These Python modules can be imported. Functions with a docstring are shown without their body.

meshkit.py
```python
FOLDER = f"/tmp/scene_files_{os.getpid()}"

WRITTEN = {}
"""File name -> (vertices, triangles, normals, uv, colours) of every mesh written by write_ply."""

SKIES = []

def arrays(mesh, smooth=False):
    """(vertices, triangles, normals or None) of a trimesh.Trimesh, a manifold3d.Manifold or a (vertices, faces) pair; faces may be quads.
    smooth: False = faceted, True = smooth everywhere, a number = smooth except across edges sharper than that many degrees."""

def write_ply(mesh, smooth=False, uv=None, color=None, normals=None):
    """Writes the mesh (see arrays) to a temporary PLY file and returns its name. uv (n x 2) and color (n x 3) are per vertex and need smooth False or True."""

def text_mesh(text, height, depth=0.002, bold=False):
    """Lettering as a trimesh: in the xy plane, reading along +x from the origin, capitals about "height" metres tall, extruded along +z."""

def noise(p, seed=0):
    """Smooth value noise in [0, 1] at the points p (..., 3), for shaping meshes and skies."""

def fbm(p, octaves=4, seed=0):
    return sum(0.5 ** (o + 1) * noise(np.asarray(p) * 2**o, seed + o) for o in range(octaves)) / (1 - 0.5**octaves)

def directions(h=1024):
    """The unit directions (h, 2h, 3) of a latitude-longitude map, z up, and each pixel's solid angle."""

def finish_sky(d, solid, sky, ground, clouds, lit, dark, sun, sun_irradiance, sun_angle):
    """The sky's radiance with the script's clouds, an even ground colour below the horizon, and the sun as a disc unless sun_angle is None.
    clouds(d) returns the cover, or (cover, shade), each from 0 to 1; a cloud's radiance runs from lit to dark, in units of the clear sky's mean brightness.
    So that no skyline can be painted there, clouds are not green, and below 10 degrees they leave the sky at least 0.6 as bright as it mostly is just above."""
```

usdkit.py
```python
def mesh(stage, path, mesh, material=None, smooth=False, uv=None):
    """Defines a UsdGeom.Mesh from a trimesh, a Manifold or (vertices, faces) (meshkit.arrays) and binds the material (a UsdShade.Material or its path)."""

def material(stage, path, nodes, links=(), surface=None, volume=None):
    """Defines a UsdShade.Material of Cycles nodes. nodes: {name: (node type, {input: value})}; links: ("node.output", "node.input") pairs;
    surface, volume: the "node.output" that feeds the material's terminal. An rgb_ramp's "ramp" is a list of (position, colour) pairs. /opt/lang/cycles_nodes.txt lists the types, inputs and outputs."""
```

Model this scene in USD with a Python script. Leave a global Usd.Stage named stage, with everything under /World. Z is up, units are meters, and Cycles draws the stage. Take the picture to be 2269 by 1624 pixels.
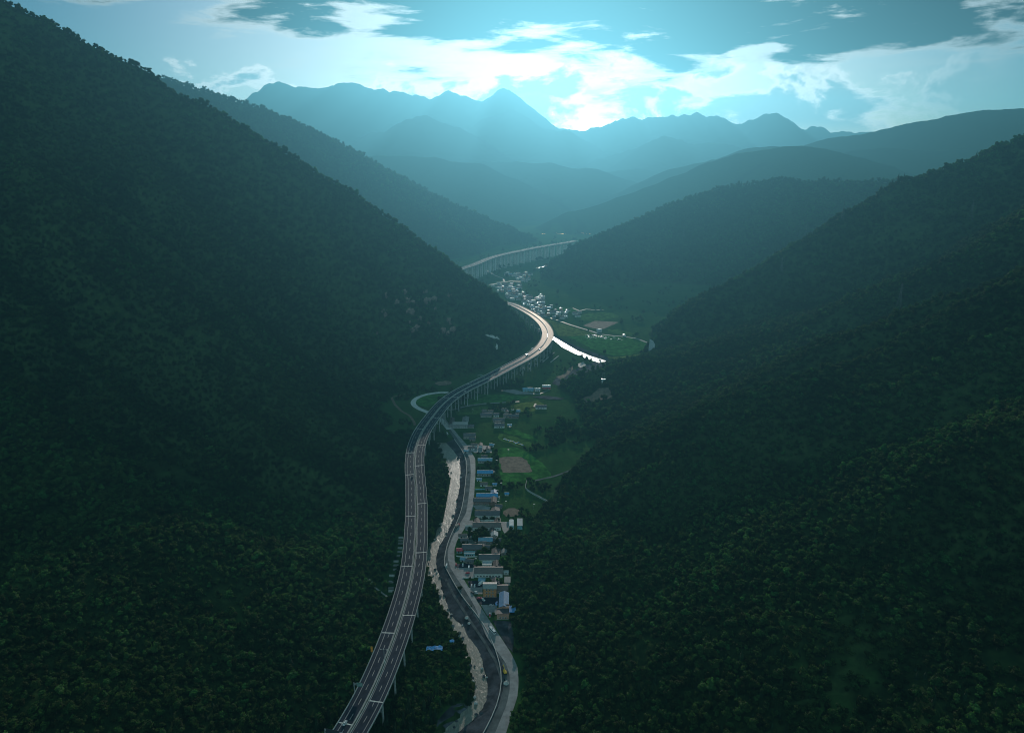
import math, random
import numpy as np, trimesh
import usdkit, meshkit
from pxr import Usd, UsdGeom, UsdLux, UsdShade, Sdf, Gf, Vt
from scipy.ndimage import map_coordinates
from shapely.geometry import Polygon, LineString, Point
from shapely.ops import triangulate

stage = Usd.Stage.CreateInMemory()
UsdGeom.SetStageUpAxis(stage, 'Z'); UsdGeom.SetStageMetersPerUnit(stage, 1.0)
UsdGeom.Xform.Define(stage, '/World'); UsdGeom.Scope.Define(stage, '/World/Looks')

# ------------------------------------------------------------------ camera, sky, sun, exposure
CAM_Z, PITCH, FOCAL, APERTURE = 400.0, 16.37, 24.96, 36.0
EXPOSURE = 0.12
SUN_EL, SUN_AZ = math.radians(14.0), math.radians(2.6)        # azimuth from +y (the view) towards +x
SUN_INTENSITY, SKY_STRENGTH = 0.62, 0.055
SUN_COLOR = (1.0, 0.91, 0.82)
HAZE_DENSITY, HAZE_G, HAZE_COLOR = 0.8e-4, 0.70, (0.22, 0.72, 1.0)
SKY_TINT = (0.45, 0.80, 0.84)

cam = UsdGeom.Camera.Define(stage, '/World/camera')
cam.AddTranslateOp().Set(Gf.Vec3d(0, 0, CAM_Z)); cam.AddRotateXOp().Set(90 - PITCH)
cam.CreateFocalLengthAttr(FOCAL); cam.CreateHorizontalApertureAttr(APERTURE)
cam.CreateVerticalApertureAttr(APERTURE * 732 / 1024)
cam.CreateClippingRangeAttr(Gf.Vec2f(1.0, 100000.0)); cam.CreateExposureAttr(EXPOSURE)

SUN_DIR = (math.sin(SUN_AZ) * math.cos(SUN_EL), math.cos(SUN_AZ) * math.cos(SUN_EL), math.sin(SUN_EL))
sun = UsdLux.DistantLight.Define(stage, '/World/sun')
sun.CreateIntensityAttr(SUN_INTENSITY); sun.CreateAngleAttr(0.5); sun.CreateNormalizeAttr(True)
sun.CreateColorAttr(Gf.Vec3f(*SUN_COLOR))
_q = Gf.Rotation(Gf.Vec3d(0, 0, 1), Gf.Vec3d(*SUN_DIR))
sun.AddTransformOp().Set(Gf.Matrix4d().SetRotate(_q))


class G:
    """Small builder of shader graphs: each call adds a node and returns 'node.output'."""
    def __init__(s): s.n, s.l, s.k = {}, [], 0
    def add(s, kind, out, **inp):
        s.k += 1; name = f'{kind}_{s.k}'; vals = {}
        for k, v in inp.items():
            if isinstance(v, str) and '.' in v: s.l.append((v, f'{name}.{k}'))
            else: vals[k] = v
        s.n[name] = (kind, vals)
        return f'{name}.{out}'
    def m(s, op, a, b=0.0, c=0.0, clamp=False): return s.add('math', 'value', math_type=op, value1=a, value2=b, value3=c, use_clamp=clamp)
    def mr(s, v, a, b, c=0.0, d=1.0, t='smoothstep'): return s.add('map_range', 'result', range_type=t, value=v, from_min=a, from_max=b, to_min=c, to_max=d, clamp=True)
    def mix(s, f, a, b, t='mix'): return s.add('mix', 'color', mix_type=t, fac=f, color1=a, color2=b)
    def noise(s, vec, scale, detail=4.0, rough=0.5, dist=0.0): return s.add('noise_texture', 'fac', vector=vec, scale=scale, detail=detail, roughness=rough, distortion=dist)
    def xyz(s, x, y, z=0.0): return s.add('combine_xyz', 'vector', x=x, y=y, z=z)
    def mat(s, path, surface=None, volume=None): return usdkit.material(stage, path, s.n, s.l, surface=surface, volume=volume)


g = G()
dirv = g.add('texture_coordinate', 'generated')
sx, sy, sz = (g.add('separate_xyz', o, vector=dirv) for o in 'xyz')
az = g.m('arctan2', sx, sy)
w = g.m('divide', sz, g.m('maximum', g.m('sqrt', g.m('add', g.m('multiply', sx, sx), g.m('multiply', sy, sy))), 0.02))
sky = g.add('sky_texture', 'color', sky_type='single_scattering', sun_disc=False, sun_elevation=SUN_EL, sun_rotation=SUN_AZ, altitude=1800.0, air_density=1.0, aerosol_density=0.9, ozone_density=2.0)
sundot = g.add('vector_math', 'value', math_type='dot_product', vector1=dirv, vector2=SUN_DIR)
near_sun = g.mr(sundot, 0.80, 0.998)
sky = g.mix(1.0, sky, g.mix(near_sun, SKY_TINT, (1.7, 1.5, 1.35)), 'multiply')
SKYNODES = (g, dirv, az, w, sky, near_sun)

# cloud bank towards the sun: lower edge sits higher away from it
cv = g.xyz(g.m('multiply', az, 3.2), g.m('multiply', w, 13.0), 0.37)
n1 = g.noise(cv, 1.9, 7.0, 0.55, 0.35)
n1b = g.noise(g.xyz(g.m('multiply', az, 3.0), g.m('multiply', w, 20.0), 2.2), 3.1, 8.0, 0.62, 0.5)
edge = g.m('add', 0.112, g.m('minimum', 0.16, g.m('multiply', 0.16, g.m('power', g.m('absolute', g.m('subtract', az, 0.22)), 2.0))))
thick = g.m('add', g.m('multiply', g.m('subtract', w, edge), 9.0), g.m('multiply', g.m('subtract', n1, 0.5), 2.4))
thick = g.m('add', g.m('minimum', thick, g.m('add', 0.50, g.m('multiply', g.m('subtract', n1, 0.5), 2.4))), g.m('multiply', g.m('subtract', n1b, 0.5), 1.1))
cover = g.mr(thick, -0.22, 0.20)
shade = g.mr(thick, 0.0, 0.30)
lit = g.mix(near_sun, (5.0, 7.2, 8.0), (13.0, 13.0, 12.6))
dark = g.mix(near_sun, (0.20, 0.5, 0.65), (0.05, 0.2, 0.3))
dark = g.mix(g.mr(sundot, 0.72, -0.1), dark, (2.8, 5.6, 6.0))  # cloud overhead and behind, out of view, brightened to add fill on the slopes
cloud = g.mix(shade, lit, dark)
# streaks under the bank
sv = g.xyz(g.m('multiply', az, 3.0), g.m('multiply', w, 40.0), 4.1)
n2 = g.noise(sv, 1.3, 6.0, 0.6, 0.6)
streak = g.m('multiply', g.m('multiply', g.mr(n2, 0.50, 0.72), g.mr(w, 0.085, 0.125)), g.m('multiply', g.mr(w, 0.30, 0.17), g.mr(az, -0.42, -0.15)))
# heaped clouds low over the mountains
hv = g.xyz(g.m('multiply', az, 9.0), g.m('multiply', w, 16.0), 7.7)
n3 = g.noise(hv, 1.25, 8.0, 0.58, 0.25)
top = g.m('subtract', 0.112, g.m('multiply', 0.07, g.m('power', g.m('absolute', g.m('subtract', az, 0.17)), 2.0)))
heap = g.m('add', g.m('multiply', g.m('subtract', top, w), 12.0), g.m('multiply', g.m('subtract', n3, 0.53), 3.4))
heap = g.m('minimum', heap, g.m('multiply', g.m('subtract', n3, 0.36), 3.0))
hcov = g.m('multiply', g.mr(heap, -0.05, 0.22), g.m('multiply', g.mr(w, 0.0, 0.05), g.m('multiply', g.mr(az, -0.62, -0.40), g.mr(az, 0.60, 0.42))))
hshade = g.mr(heap, 0.06, 0.42)
hcol = g.mix(hshade, g.mix(near_sun, (7.0, 10.0, 11.0), (24.0, 23.0, 22.0)), g.mix(near_sun, (1.8, 4.8, 5.8), (5.5, 8.2, 9.0)))
col = g.mix(g.m('multiply', streak, 0.55), sky, lit)
col = g.mix(g.m('multiply', hcov, 0.95), col, hcol)
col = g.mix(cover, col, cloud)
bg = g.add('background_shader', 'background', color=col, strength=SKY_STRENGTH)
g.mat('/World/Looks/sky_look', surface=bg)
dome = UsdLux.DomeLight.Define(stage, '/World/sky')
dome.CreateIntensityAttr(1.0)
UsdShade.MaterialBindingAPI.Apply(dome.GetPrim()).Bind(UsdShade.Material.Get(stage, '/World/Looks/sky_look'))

# ------------------------------------------------------------------ naming helpers
_used = {}
def numbered(parent, name):
    k = _used.get((parent, name), 0); _used[(parent, name)] = k + 1
    return f'{parent}/{name}' if k == 0 else f'{parent}/{name}_{k:03d}'
def tag(o, label=None, cat=None, group=None, kind=None):
    p = o.GetPrim() if hasattr(o, 'GetPrim') else o
    for k, v in (('label', label), ('category', cat), ('group', group), ('kind', kind)):
        if v: p.SetCustomDataByKey(k, v)
    return p
def path_of(parent): return '/World' if parent is None else str(parent.GetPath())
def obj(name, mesh, mat, parent=None, smooth=False):
    return usdkit.mesh(stage, numbered(path_of(parent), name), mesh, f'/World/Looks/{mat}', smooth=smooth).GetPrim()
def thing(name, label, cat, loc=(0, 0, 0), rotz=0.0, group=None):
    x = UsdGeom.Xform.Define(stage, numbered('/World', name))
    x.AddTranslateOp().Set(Gf.Vec3d(*map(float, loc))); x.AddRotateZOp().Set(float(math.degrees(rotz)))
    return tag(x, label, cat, group)
def struct(name, mesh, mat, label=None, smooth=False):
    return tag(obj(name, mesh, mat, None, smooth), label, None, None, 'structure')
def copy(root, label, loc, rotz=0.0, group=None, scale=None):
    base = root.GetName().rstrip('0123456789').rstrip('_') if root.GetName()[-4:-3] == '_' and root.GetName()[-3:].isdigit() else root.GetName()
    d = root.GetCustomData()
    x = UsdGeom.Xform.Define(stage, numbered('/World', base))
    x.GetPrim().GetReferences().AddInternalReference(root.GetPath()); x.GetPrim().SetInstanceable(True)
    x.ClearXformOpOrder()
    p = x.GetPrim()
    t = p.GetAttribute('xformOp:translate'); t.Set(Gf.Vec3d(*map(float, loc)))
    p.GetAttribute('xformOp:rotateZ').Set(float(math.degrees(rotz)))
    ops = ['xformOp:translate', 'xformOp:rotateZ']
    if scale is not None:
        UsdGeom.Xformable(x).AddScaleOp().Set(Gf.Vec3f(*map(float, np.broadcast_to(scale, 3)))); ops.append('xformOp:scale')
    x.GetXformOpOrderAttr().Set(Vt.TokenArray(ops))
    return tag(p, label, d.get('category'), group or d.get('group'))

# ------------------------------------------------------------------ from the photograph to the place
_FD, _CX, _CY = 2269 / 2 / (APERTURE / 2 / FOCAL), 1134.5, 812.0
_S, _C = math.sin(math.radians(PITCH)), math.cos(math.radians(PITCH))
def ray(px, py):
    u, v = (px - _CX) / _FD, (py - _CY) / _FD
    return np.array([u, _C - v * _S, -(_S + v * _C)])
def P(px, py, Y):
    r = ray(px, py); return np.array([0, 0, CAM_Z]) + r * (Y / r[1])
def floor_z(Y):
    Y = np.asarray(Y, float); t = np.clip(Y - 700, 0, None)
    return np.minimum(0.025 * (np.sqrt(t * t + 60 ** 2) - 60), 52.0)
def GP(px, py, h=0.0):
    """Where the line of sight through a photograph point meets the valley floor raised by h (a number or a function of Y)."""
    r = ray(px, py); Y = 800.0
    for _ in range(40):
        z = float(floor_z(Y)) + (h(Y) if callable(h) else h)
        Y = 0.5 * Y + 0.5 * min(9000.0, (CAM_Z - z) * r[1] / max(-r[2], 0.01))
    return np.array([r[0] / r[1] * Y, Y, z])

# ------------------------------------------------------------------ terrain: ridges and spurs
RIDGES = []   # (points n x 3, slope, rounding, tree allowance)
def ridge(pts, slope=0.62, rnd=25.0, drop=5.0, lee=1.0):
    q = np.array([P(*p) for p in pts]); q[:, 2] -= drop
    if q[:, 1].min() > 6000:
        r = np.random.default_rng(len(RIDGES)); n = max(4, int(np.abs(np.diff(q[:, 0])).sum() / 55)); t = np.linspace(0, len(q) - 1, n * 1); i = np.arange(len(q))
        q = np.stack([np.interp(t, i, q[:, k]) for k in range(3)], 1); q[:, 2] += (150 * (meshkit.fbm(np.c_[q[:, 0] / 330, np.zeros(n), np.full(n, len(RIDGES) * 1.7)], 5, 3) - 0.5) + r.normal(0, 7, n)) * (slope > .7) + r.normal(0, 4, n); q[:, 1] += r.normal(0, 60, n)
    RIDGES.append((q, slope, rnd, lee))
ridge([(-500, -210, 1350), (-250, -100, 1420), (0, -2, 1460), (100, 42, 1480), (210, 100, 1490), (300, 145, 1500), (350, 178, 1500), (420, 208, 1500), (520, 268, 1505), (640, 338, 1505), (760, 414, 1500),
       (860, 480, 1495), (950, 545, 1490), (1030, 610, 1485), (1090, 662, 1475), (1130, 694, 1465), (1165, 718, 1455), (1192, 742, 1440)], 0.98, 18)
ridge([(-420, 140, 1330), (-150, 235, 1210), (0, 312, 1130), (75, 357, 1105), (140, 407, 1085), (200, 472, 1065), (270, 557, 1045), (340, 607, 1030), (400, 647, 1015), (440, 692, 1000), (500, 742, 985), (550, 777, 970), (625, 832, 945), (700, 882, 920), (775, 932, 895), (820, 972, 875), (885, 1055, 850)], 0.85, 18, 5, 1.7)
ridge([(250, 355, 1420), (300, 392, 1400), (360, 467, 1365), (415, 532, 1335), (480, 592, 1305), (540, 647, 1280), (600, 692, 1255), (650, 737, 1235), (710, 787, 1205), (780, 827, 1180), (840, 862, 1150), (880, 890, 1120)], 0.9, 16, 5, 1.7)
ridge([(-500, 330, 1250), (-200, 462, 1080), (0, 587, 960), (40, 632, 935), (85, 687, 905), (120, 742, 885), (185, 797, 860), (260, 857, 832), (310, 897, 815), (390, 947, 792), (450, 992, 775), (500, 1042, 758), (540, 1072, 747), (620, 1105, 730), (760, 1155, 706), (860, 1190, 688)], 0.66, 18, 5, 1.8)
ridge([(170, 75, 1490), (300, 330, 1470), (450, 405, 1430), (600, 470, 1400), (690, 512, 1385), (780, 572, 1370), (875, 615, 1360), (980, 720, 1335), (1060, 800, 1310)], 0.95, 14)
# far left
ridge([(300, 150, 3300), (440, 200, 3250), (560, 237, 3200), (650, 272, 3180), (740, 322, 3160), (850, 387, 3150), (950, 432, 3140), (1040, 472, 3130), (1100, 494, 3120), (1150, 516, 3110), (1185, 540, 3100), (1210, 556, 3080)], 0.55, 25)
ridge([(640, 268, 3170), (760, 400, 3020), (900, 500, 2950), (1000, 560, 2900)], 0.5, 30)
ridge([(700, 350, 4700), (850, 344, 4650), (960, 348, 4650), (1000, 358, 4650), (1060, 362, 4600), (1130, 392, 4550), (1200, 432, 4480), (1268, 466, 4400), (1300, 484, 4250), (1340, 505, 4000)], 0.55, 30)
# right
ridge([(2700, 180, 1750), (2450, 235, 1720), (2269, 302, 1680), (2200, 330, 1660), (2150, 352, 1650), (2100, 368, 1640), (2060, 384, 1630), (2000, 398, 1620), (1960, 425, 1600), (1900, 458, 1580), (1800, 525, 1540), (1676, 598, 1490), (1595, 639, 1460), (1507, 700, 1425), (1440, 768, 1392)], 0.85, 22)
ridge([(1192, 608, 2240), (1230, 585, 2260), (1300, 538, 2330), (1340, 518, 2370), (1450, 473, 2470), (1520, 442, 2530), (1600, 418, 2580), (1730, 396, 2620), (1800, 402, 2620), (1900, 404, 2620), (1990, 400, 2620), (2200, 370, 2620)], 0.55, 20)
ridge([(1520, 445, 2520), (1480, 560, 2300), (1450, 630, 2180), (1430, 700, 2060)], 0.5, 30)
ridge([(1800, 405, 2610), (1720, 530, 2250), (1640, 620, 2020), (1560, 690, 1850)], 0.5, 30)
ridge([(2700, 230, 1250), (2450, 380, 1180), (2269, 470, 1120), (2150, 546, 1110), (2015, 612, 1120), (1880, 660, 1135), (1744, 720, 1150), (1608, 756, 1165), (1514, 780, 1175), (1400, 795, 1190), (1310, 815, 1200), (1225, 856, 1205)], 0.8, 22, 5, 1.4)
ridge([(2700, 380, 900), (2269, 600, 800), (2083, 693, 790), (1920, 788, 780), (1812, 815, 785), (1697, 849, 790), (1541, 903, 795), (1405, 970, 800), (1304, 1030, 800), (1225, 1100, 795)], 0.62, 24, 5, 1.8)
ridge([(2700, 700, 640), (2269, 932, 570), (2151, 1045, 552), (2049, 1095, 545), (1900, 1168, 535), (1798, 1242, 526), (1600, 1340, 510), (1400, 1430, 495), (1220, 1500, 482)], 0.62, 22)
# far right
ridge([(1198, 506, 3700), (1240, 482, 3720), (1270, 468, 3730), (1380, 433, 3760), (1500, 388, 3800), (1580, 355, 3820), (1640, 338, 3830), (1740, 323, 3840), (1790, 322, 3840), (1850, 333, 3820), (1960, 363, 3780), (2060, 400, 3740)], 0.55, 30)
ridge([(1270, 468, 3730), (1275, 520, 3350), (1290, 545, 3150)], 0.5, 30)
ridge([(1240, 482, 3720), (1222, 515, 3400), (1212, 545, 3120), (1205, 560, 2900)], 0.5, 30)
ridge([(1740, 325, 3840), (1650, 400, 3500), (1560, 440, 3300)], 0.5, 30)
ridge([(1359, 444, 4500), (1434, 402, 4550), (1494, 372, 4600), (1584, 352, 4650), (1659, 328, 4700), (1719, 324, 4700), (1850, 330, 4700)], 0.5, 40)
ridge([(1780, 322, 5000), (1840, 308, 5000), (1900, 297, 5000), (1960, 282, 5000), (2050, 262, 4950), (2130, 250, 4900), (2170, 246, 4900), (2269, 240, 4850), (2600, 225, 4800)], 0.5, 40)
ridge([(1900, 332, 4400), (1960, 326, 4400), (2060, 332, 4350), (2200, 326, 4300), (2400, 320, 4250)], 0.45, 40)
# farther ranges
ridge([(1060, 365, 5200), (1134, 358, 5200), (1219, 361, 5200), (1264, 373, 5200), (1324, 376, 5200), (1394, 402, 5150), (1440, 440, 5100)], 0.5, 40, 0)
ridge([(1320, 380, 5700), (1424, 372, 5700), (1459, 383, 5700), (1520, 400, 5700)], 0.5, 40, 0)
ridge([(820, 300, 6300), (880, 285, 6300), (940, 261, 6300), (975, 273, 6300), (1050, 302, 6250), (1134, 352, 6150), (1180, 372, 6100)], 0.6, 25, 0)
ridge([(1330, 355, 6600), (1414, 331, 6600), (1464, 306, 6600), (1504, 313, 6600), (1529, 323, 6600), (1569, 321, 6600), (1634, 332, 6600), (1720, 340, 6600)], 0.55, 25, 0)
ridge([(1080, 262, 7400), (1134, 250, 7400), (1159, 275, 7400), (1200, 282, 7400), (1254, 291, 7350), (1314, 326, 8200), (1380, 345, 8200), (1450, 352, 8200)], 0.6, 20, 0)
ridge([(300, 240, 8200), (420, 222, 8200), (480, 230, 8200), (555, 219, 8200), (575, 203, 8200), (600, 193, 8200), (620, 191, 8200), (665, 206, 8200), (710, 203, 8200), (745, 197, 8200), (780, 190, 8200), (825, 205, 8200), (870, 206, 8200), (905, 213, 8200), (935, 206, 8200), (952, 216, 8200),
       (972, 209, 8200), (988, 204, 8200), (1005, 212, 8200), (1020, 219, 8200), (1032, 215, 8200), (1055, 234, 8200), (1072, 231, 8200), (1090, 220, 8200), (1104, 210, 8200), (1117, 201, 8200), (1130, 210, 8200), (1145, 224, 8200), (1169, 246, 8200), (1220, 275, 8200), (1280, 285, 8200)], 0.75, 12, 0)
ridge([(1240, 300, 8200), (1319, 281, 8200), (1345, 268, 8200), (1374, 261, 8200), (1400, 262, 8200), (1424, 273, 8200), (1455, 271, 8200), (1484, 269, 8200), (1500, 262, 8200), (1514, 255, 8200), (1530, 259, 8200), (1545, 252, 8200), (1559, 249, 8200), (1585, 258, 8200), (1614, 273, 8200), (1639, 279, 8200), (1662, 267, 8200),
       (1694, 254, 8200), (1720, 258, 8200), (1739, 263, 8200), (1764, 289, 8200), (1785, 291, 8200), (1809, 283, 8200), (1825, 284, 8200), (1849, 296, 8200), (1950, 300, 8200)], 0.75, 12, 0)

_eL = np.array([(0, -185), (300, -165), (390, -140), (634, -134), (800, -146), (922, -160), (1047, -178), (1140, -205), (1218, -118), (1300, -60), (1349, -34), (1440, 46), (9000, 46)], float)
_eR = np.array([(0, 40), (300, 30), (477, 12), (602, 4), (700, 4), (760, 12), (794, 56), (887, 106), (960, 96), (1003, 78), (1110, 72), (1205, 70), (1290, 130), (1349, 190), (1390, 274), (1600, 380), (9000, 400)], float)
def edge_left(Y): return np.interp(Y, _eL[:, 0], _eL[:, 1])
def edge_right(Y): return np.interp(Y, _eR[:, 0], _eR[:, 1])

def _n(x, y, wl, seed, oct=4): return meshkit.fbm(np.stack([x / wl, y / wl, np.full_like(x, 0.31)], -1), oct, seed) * 2 - 1

def hills(x, y):
    """Height of the hills (may lie below the floor)."""
    wx, wy = _n(x, y, 230, 3), _n(x, y, 230, 11)
    out = np.full(x.shape, -500.0)
    amp = np.clip((y - 0) / 60, 8, 22)
    X, Y = x + amp * wx, y + amp * wy
    for q, s, r, lee in RIDGES:
        lo, hi, zm = q[:, :2].min(0), q[:, :2].max(0), q[:, 2].max()
        reach = (zm + 60) / s + 60
        sel = (X > lo[0] - reach) & (X < hi[0] + reach) & (Y > lo[1] - reach) & (Y < hi[1] + reach)
        if not sel.any(): continue
        xs, ys, best = X[sel], Y[sel], np.full(sel.sum(), -500.0)
        for a, b in zip(q[:-1], q[1:]):
            d = b - a; L = d[0] ** 2 + d[1] ** 2 + 1e-9
            t = np.clip(((xs - a[0]) * d[0] + (ys - a[1]) * d[1]) / L, 0, 1)
            dist = np.hypot(xs - a[0] - t * d[0], ys - a[1] - t * d[1])
            if lee != 1.0:      # steeper on the side up the valley, as these spurs are
                cx, cy = a[0] + t * d[0], a[1] + t * d[1]
                s_ = s * (1 + (lee - 1) * np.clip(((xs - cx) * cx + (ys - cy) * cy) / np.hypot(cx, cy) / 15, 0, 1))
            else: s_ = s
            best = np.maximum(best, a[2] + t * d[2] - s_ * (np.sqrt(dist * dist + r * r) - r))
        out[sel] = np.maximum(out[sel], best)
    def notch(h):
        # a gully on the up-valley side of each spur, so that its crest stands out
        for q, s, r, lee in RIDGES:
            if lee == 1.0: continue
            lo, hi = q[:, :2].min(0) - 140, q[:, :2].max(0) + 140
            sel = (X > lo[0]) & (X < hi[0]) & (Y > lo[1]) & (Y < hi[1])
            if not sel.any(): continue
            xs, ys = X[sel], Y[sel]; bd = np.full(xs.shape, 1e9); bz, side, inner = np.zeros(xs.shape), np.zeros(xs.shape), np.zeros(xs.shape)
            for i, (a, c) in enumerate(zip(q[:-1], q[1:])):
                d = c - a; L = d[0] ** 2 + d[1] ** 2 + 1e-9; t = ((xs - a[0]) * d[0] + (ys - a[1]) * d[1]) / L; tc = np.clip(t, 0, 1)
                cx, cy = a[0] + tc * d[0], a[1] + tc * d[1]; dist = np.hypot(xs - cx, ys - cy); m = dist < bd
                bd[m] = dist[m]; bz[m] = (a[2] + tc * d[2])[m]; side[m] = np.sign((xs - cx) * cx + (ys - cy) * cy)[m]
                inner[m] = np.minimum((i + tc) / (len(q) - 1), 1)[m]
            lift = 0.0
            g_ = 34.0 + 14 * np.sin(inner * 9 + len(q))
            cap = np.where(side > 0, bz - 0.75 * bd + np.clip(bd - g_ * 1.5, 0, None) * 2.2, bz - 0.30 * bd + np.clip(bd - 60, 0, None) * 1.3) + lift
            win = np.clip(inner / 0.18, 0, 1) * np.clip((1 - inner) / 0.15, 0, 1); win = win * win * (3 - 2 * win) * np.clip((150 - bd) / 60, 0, 1)
            cut = np.clip(h[sel] - cap, 0, np.where(side > 0, 46, 26)) * win
            h[sel] = h[sel] - cut
        return h
    bl = 0.36 * (edge_left(y) - x) + 26 * _n(x, y, 160, 21) * np.clip((edge_left(y) - x) / 120, 0, 1) - 2.2 * np.clip(y - 1400, 0, None)
    br = 0.32 * (x - edge_right(y)) + 24 * _n(x, y, 150, 23) * np.clip((x - edge_right(y)) / 120, 0, 1) - 1.6 * np.clip(y - 1380, 0, None)
    k = 14.0
    def smax(a, b): h = np.clip(k - np.abs(a - b), 0, None) / k; return np.maximum(a, b) + h * h * k * 0.25
    out = smax(smax(out, np.minimum(bl, 560)), np.minimum(br, 520))
    return notch(out)

def height(x, y):
    x, y = np.asarray(x, float), np.asarray(y, float)
    f = floor_z(y); h = hills(x, y)
    rise = np.clip((h - f) / 70, 0, 1)
    ridged = 1 - np.abs(_n(x, y, 130, 31, 5))
    h = h + rise * (13 * (ridged - 0.8) + 6 * _n(x, y, 45, 37, 3)) * np.clip(1.25 - (y - 2500) / 6000, 0.6, 1)
    far = np.clip((y - 4300) / 1500, 0, 1) * np.clip((h - f) / 200, 0, 1)
    if far.max() > 0: h = h + far * (110 * ((1 - np.abs(_n(x, y, 620, 51, 6))) - 0.82) + 28 * _n(x, y, 150, 57, 4))
    k = 6.0; hh = np.clip(k - np.abs(h - f), 0, None) / k
    return np.where(h < f - k, f, np.maximum(h, f) + hh * hh * k * 0.25 * (h > f - k))

def axis_to(a, b, fine, grow, centre):
    """Grid lines from a to b, spaced fine at the centre and growing away from it."""
    out = [centre]
    while out[-1] < b: out.append(out[-1] + fine + grow * abs(out[-1] - centre))
    left = [centre]
    while left[-1] > a: left.append(left[-1] - fine - grow * abs(left[-1] - centre))
    return np.array(left[::-1][:-1] + out)
XS = axis_to(-1500, 1800, 4.5, 0.010, 0.0)
YS = [180.0]
while YS[-1] < 3400: YS.append(YS[-1] + 4.5 + 0.004 * max(0, YS[-1] - 700))
YS = np.array(YS)
GX, GY = np.meshgrid(XS, YS)
GZ = height(GX, GY)
def H(x, y):
    x, y = np.asarray(x, float), np.asarray(y, float)
    i = np.interp(y, YS, np.arange(len(YS))); j = np.interp(x, XS, np.arange(len(XS)))
    return map_coordinates(GZ, [np.atleast_1d(i), np.atleast_1d(j)], order=1, mode='nearest').reshape(x.shape)
def grid_faces(ny, nx, keep=None):
    a = np.arange(ny * nx).reshape(ny, nx)
    q = np.stack([a[:-1, :-1], a[:-1, 1:], a[1:, 1:], a[1:, :-1]], -1).reshape(-1, 4)
    if keep is not None: q = q[keep.ravel()]
    return np.vstack([q[:, [0, 1, 2]], q[:, [0, 2, 3]]])

# ------------------------------------------------------------------ lines of the valley, read from the photograph and laid on the valley floor
def zoomed(x0, y0, scale):
    return lambda x, y: ((x0 + x / scale) / 1.1459, (y0 + y / scale) / 1.1459)
Z3, Z4, Z5, Z6 = zoomed(1100, 550, 3.608), zoomed(950, 850, 3.608), zoomed(900, 1150, 4.06), zoomed(800, 1450, 3.7817)
ZB, ZC, ZF, ZQ = zoomed(1100, 1200, 7.383), zoomed(1100, 1380, 7.383), zoomed(1180, 560, 6.766), zoomed(1020, 950, 5.4125)
ID = lambda x, y: (x, y)
def line(pts, z=ID, h=0.0): return np.array([GP(*z(*p), h) for p in pts])
def resample(q, step=None, n=None):
    s = np.concatenate([[0], np.cumsum(np.linalg.norm(np.diff(q, axis=0), axis=1))])
    n = n or max(2, int(s[-1] / step) + 1); t = np.linspace(0, s[-1], n)
    return np.stack([np.interp(t, s, q[:, k]) for k in range(q.shape[1])], 1)
def smooth_line(q, step):
    from scipy.interpolate import CubicSpline
    s = np.concatenate([[0], np.cumsum(np.linalg.norm(np.diff(q, axis=0), axis=1))])
    r = CubicSpline(s, q)(np.linspace(0, s[-1], max(4, int(s[-1] / 12))))
    for _ in range(6): r[1:-1] = 0.25 * r[:-2] + 0.5 * r[1:-1] + 0.25 * r[2:]
    return resample(r, step)

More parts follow.
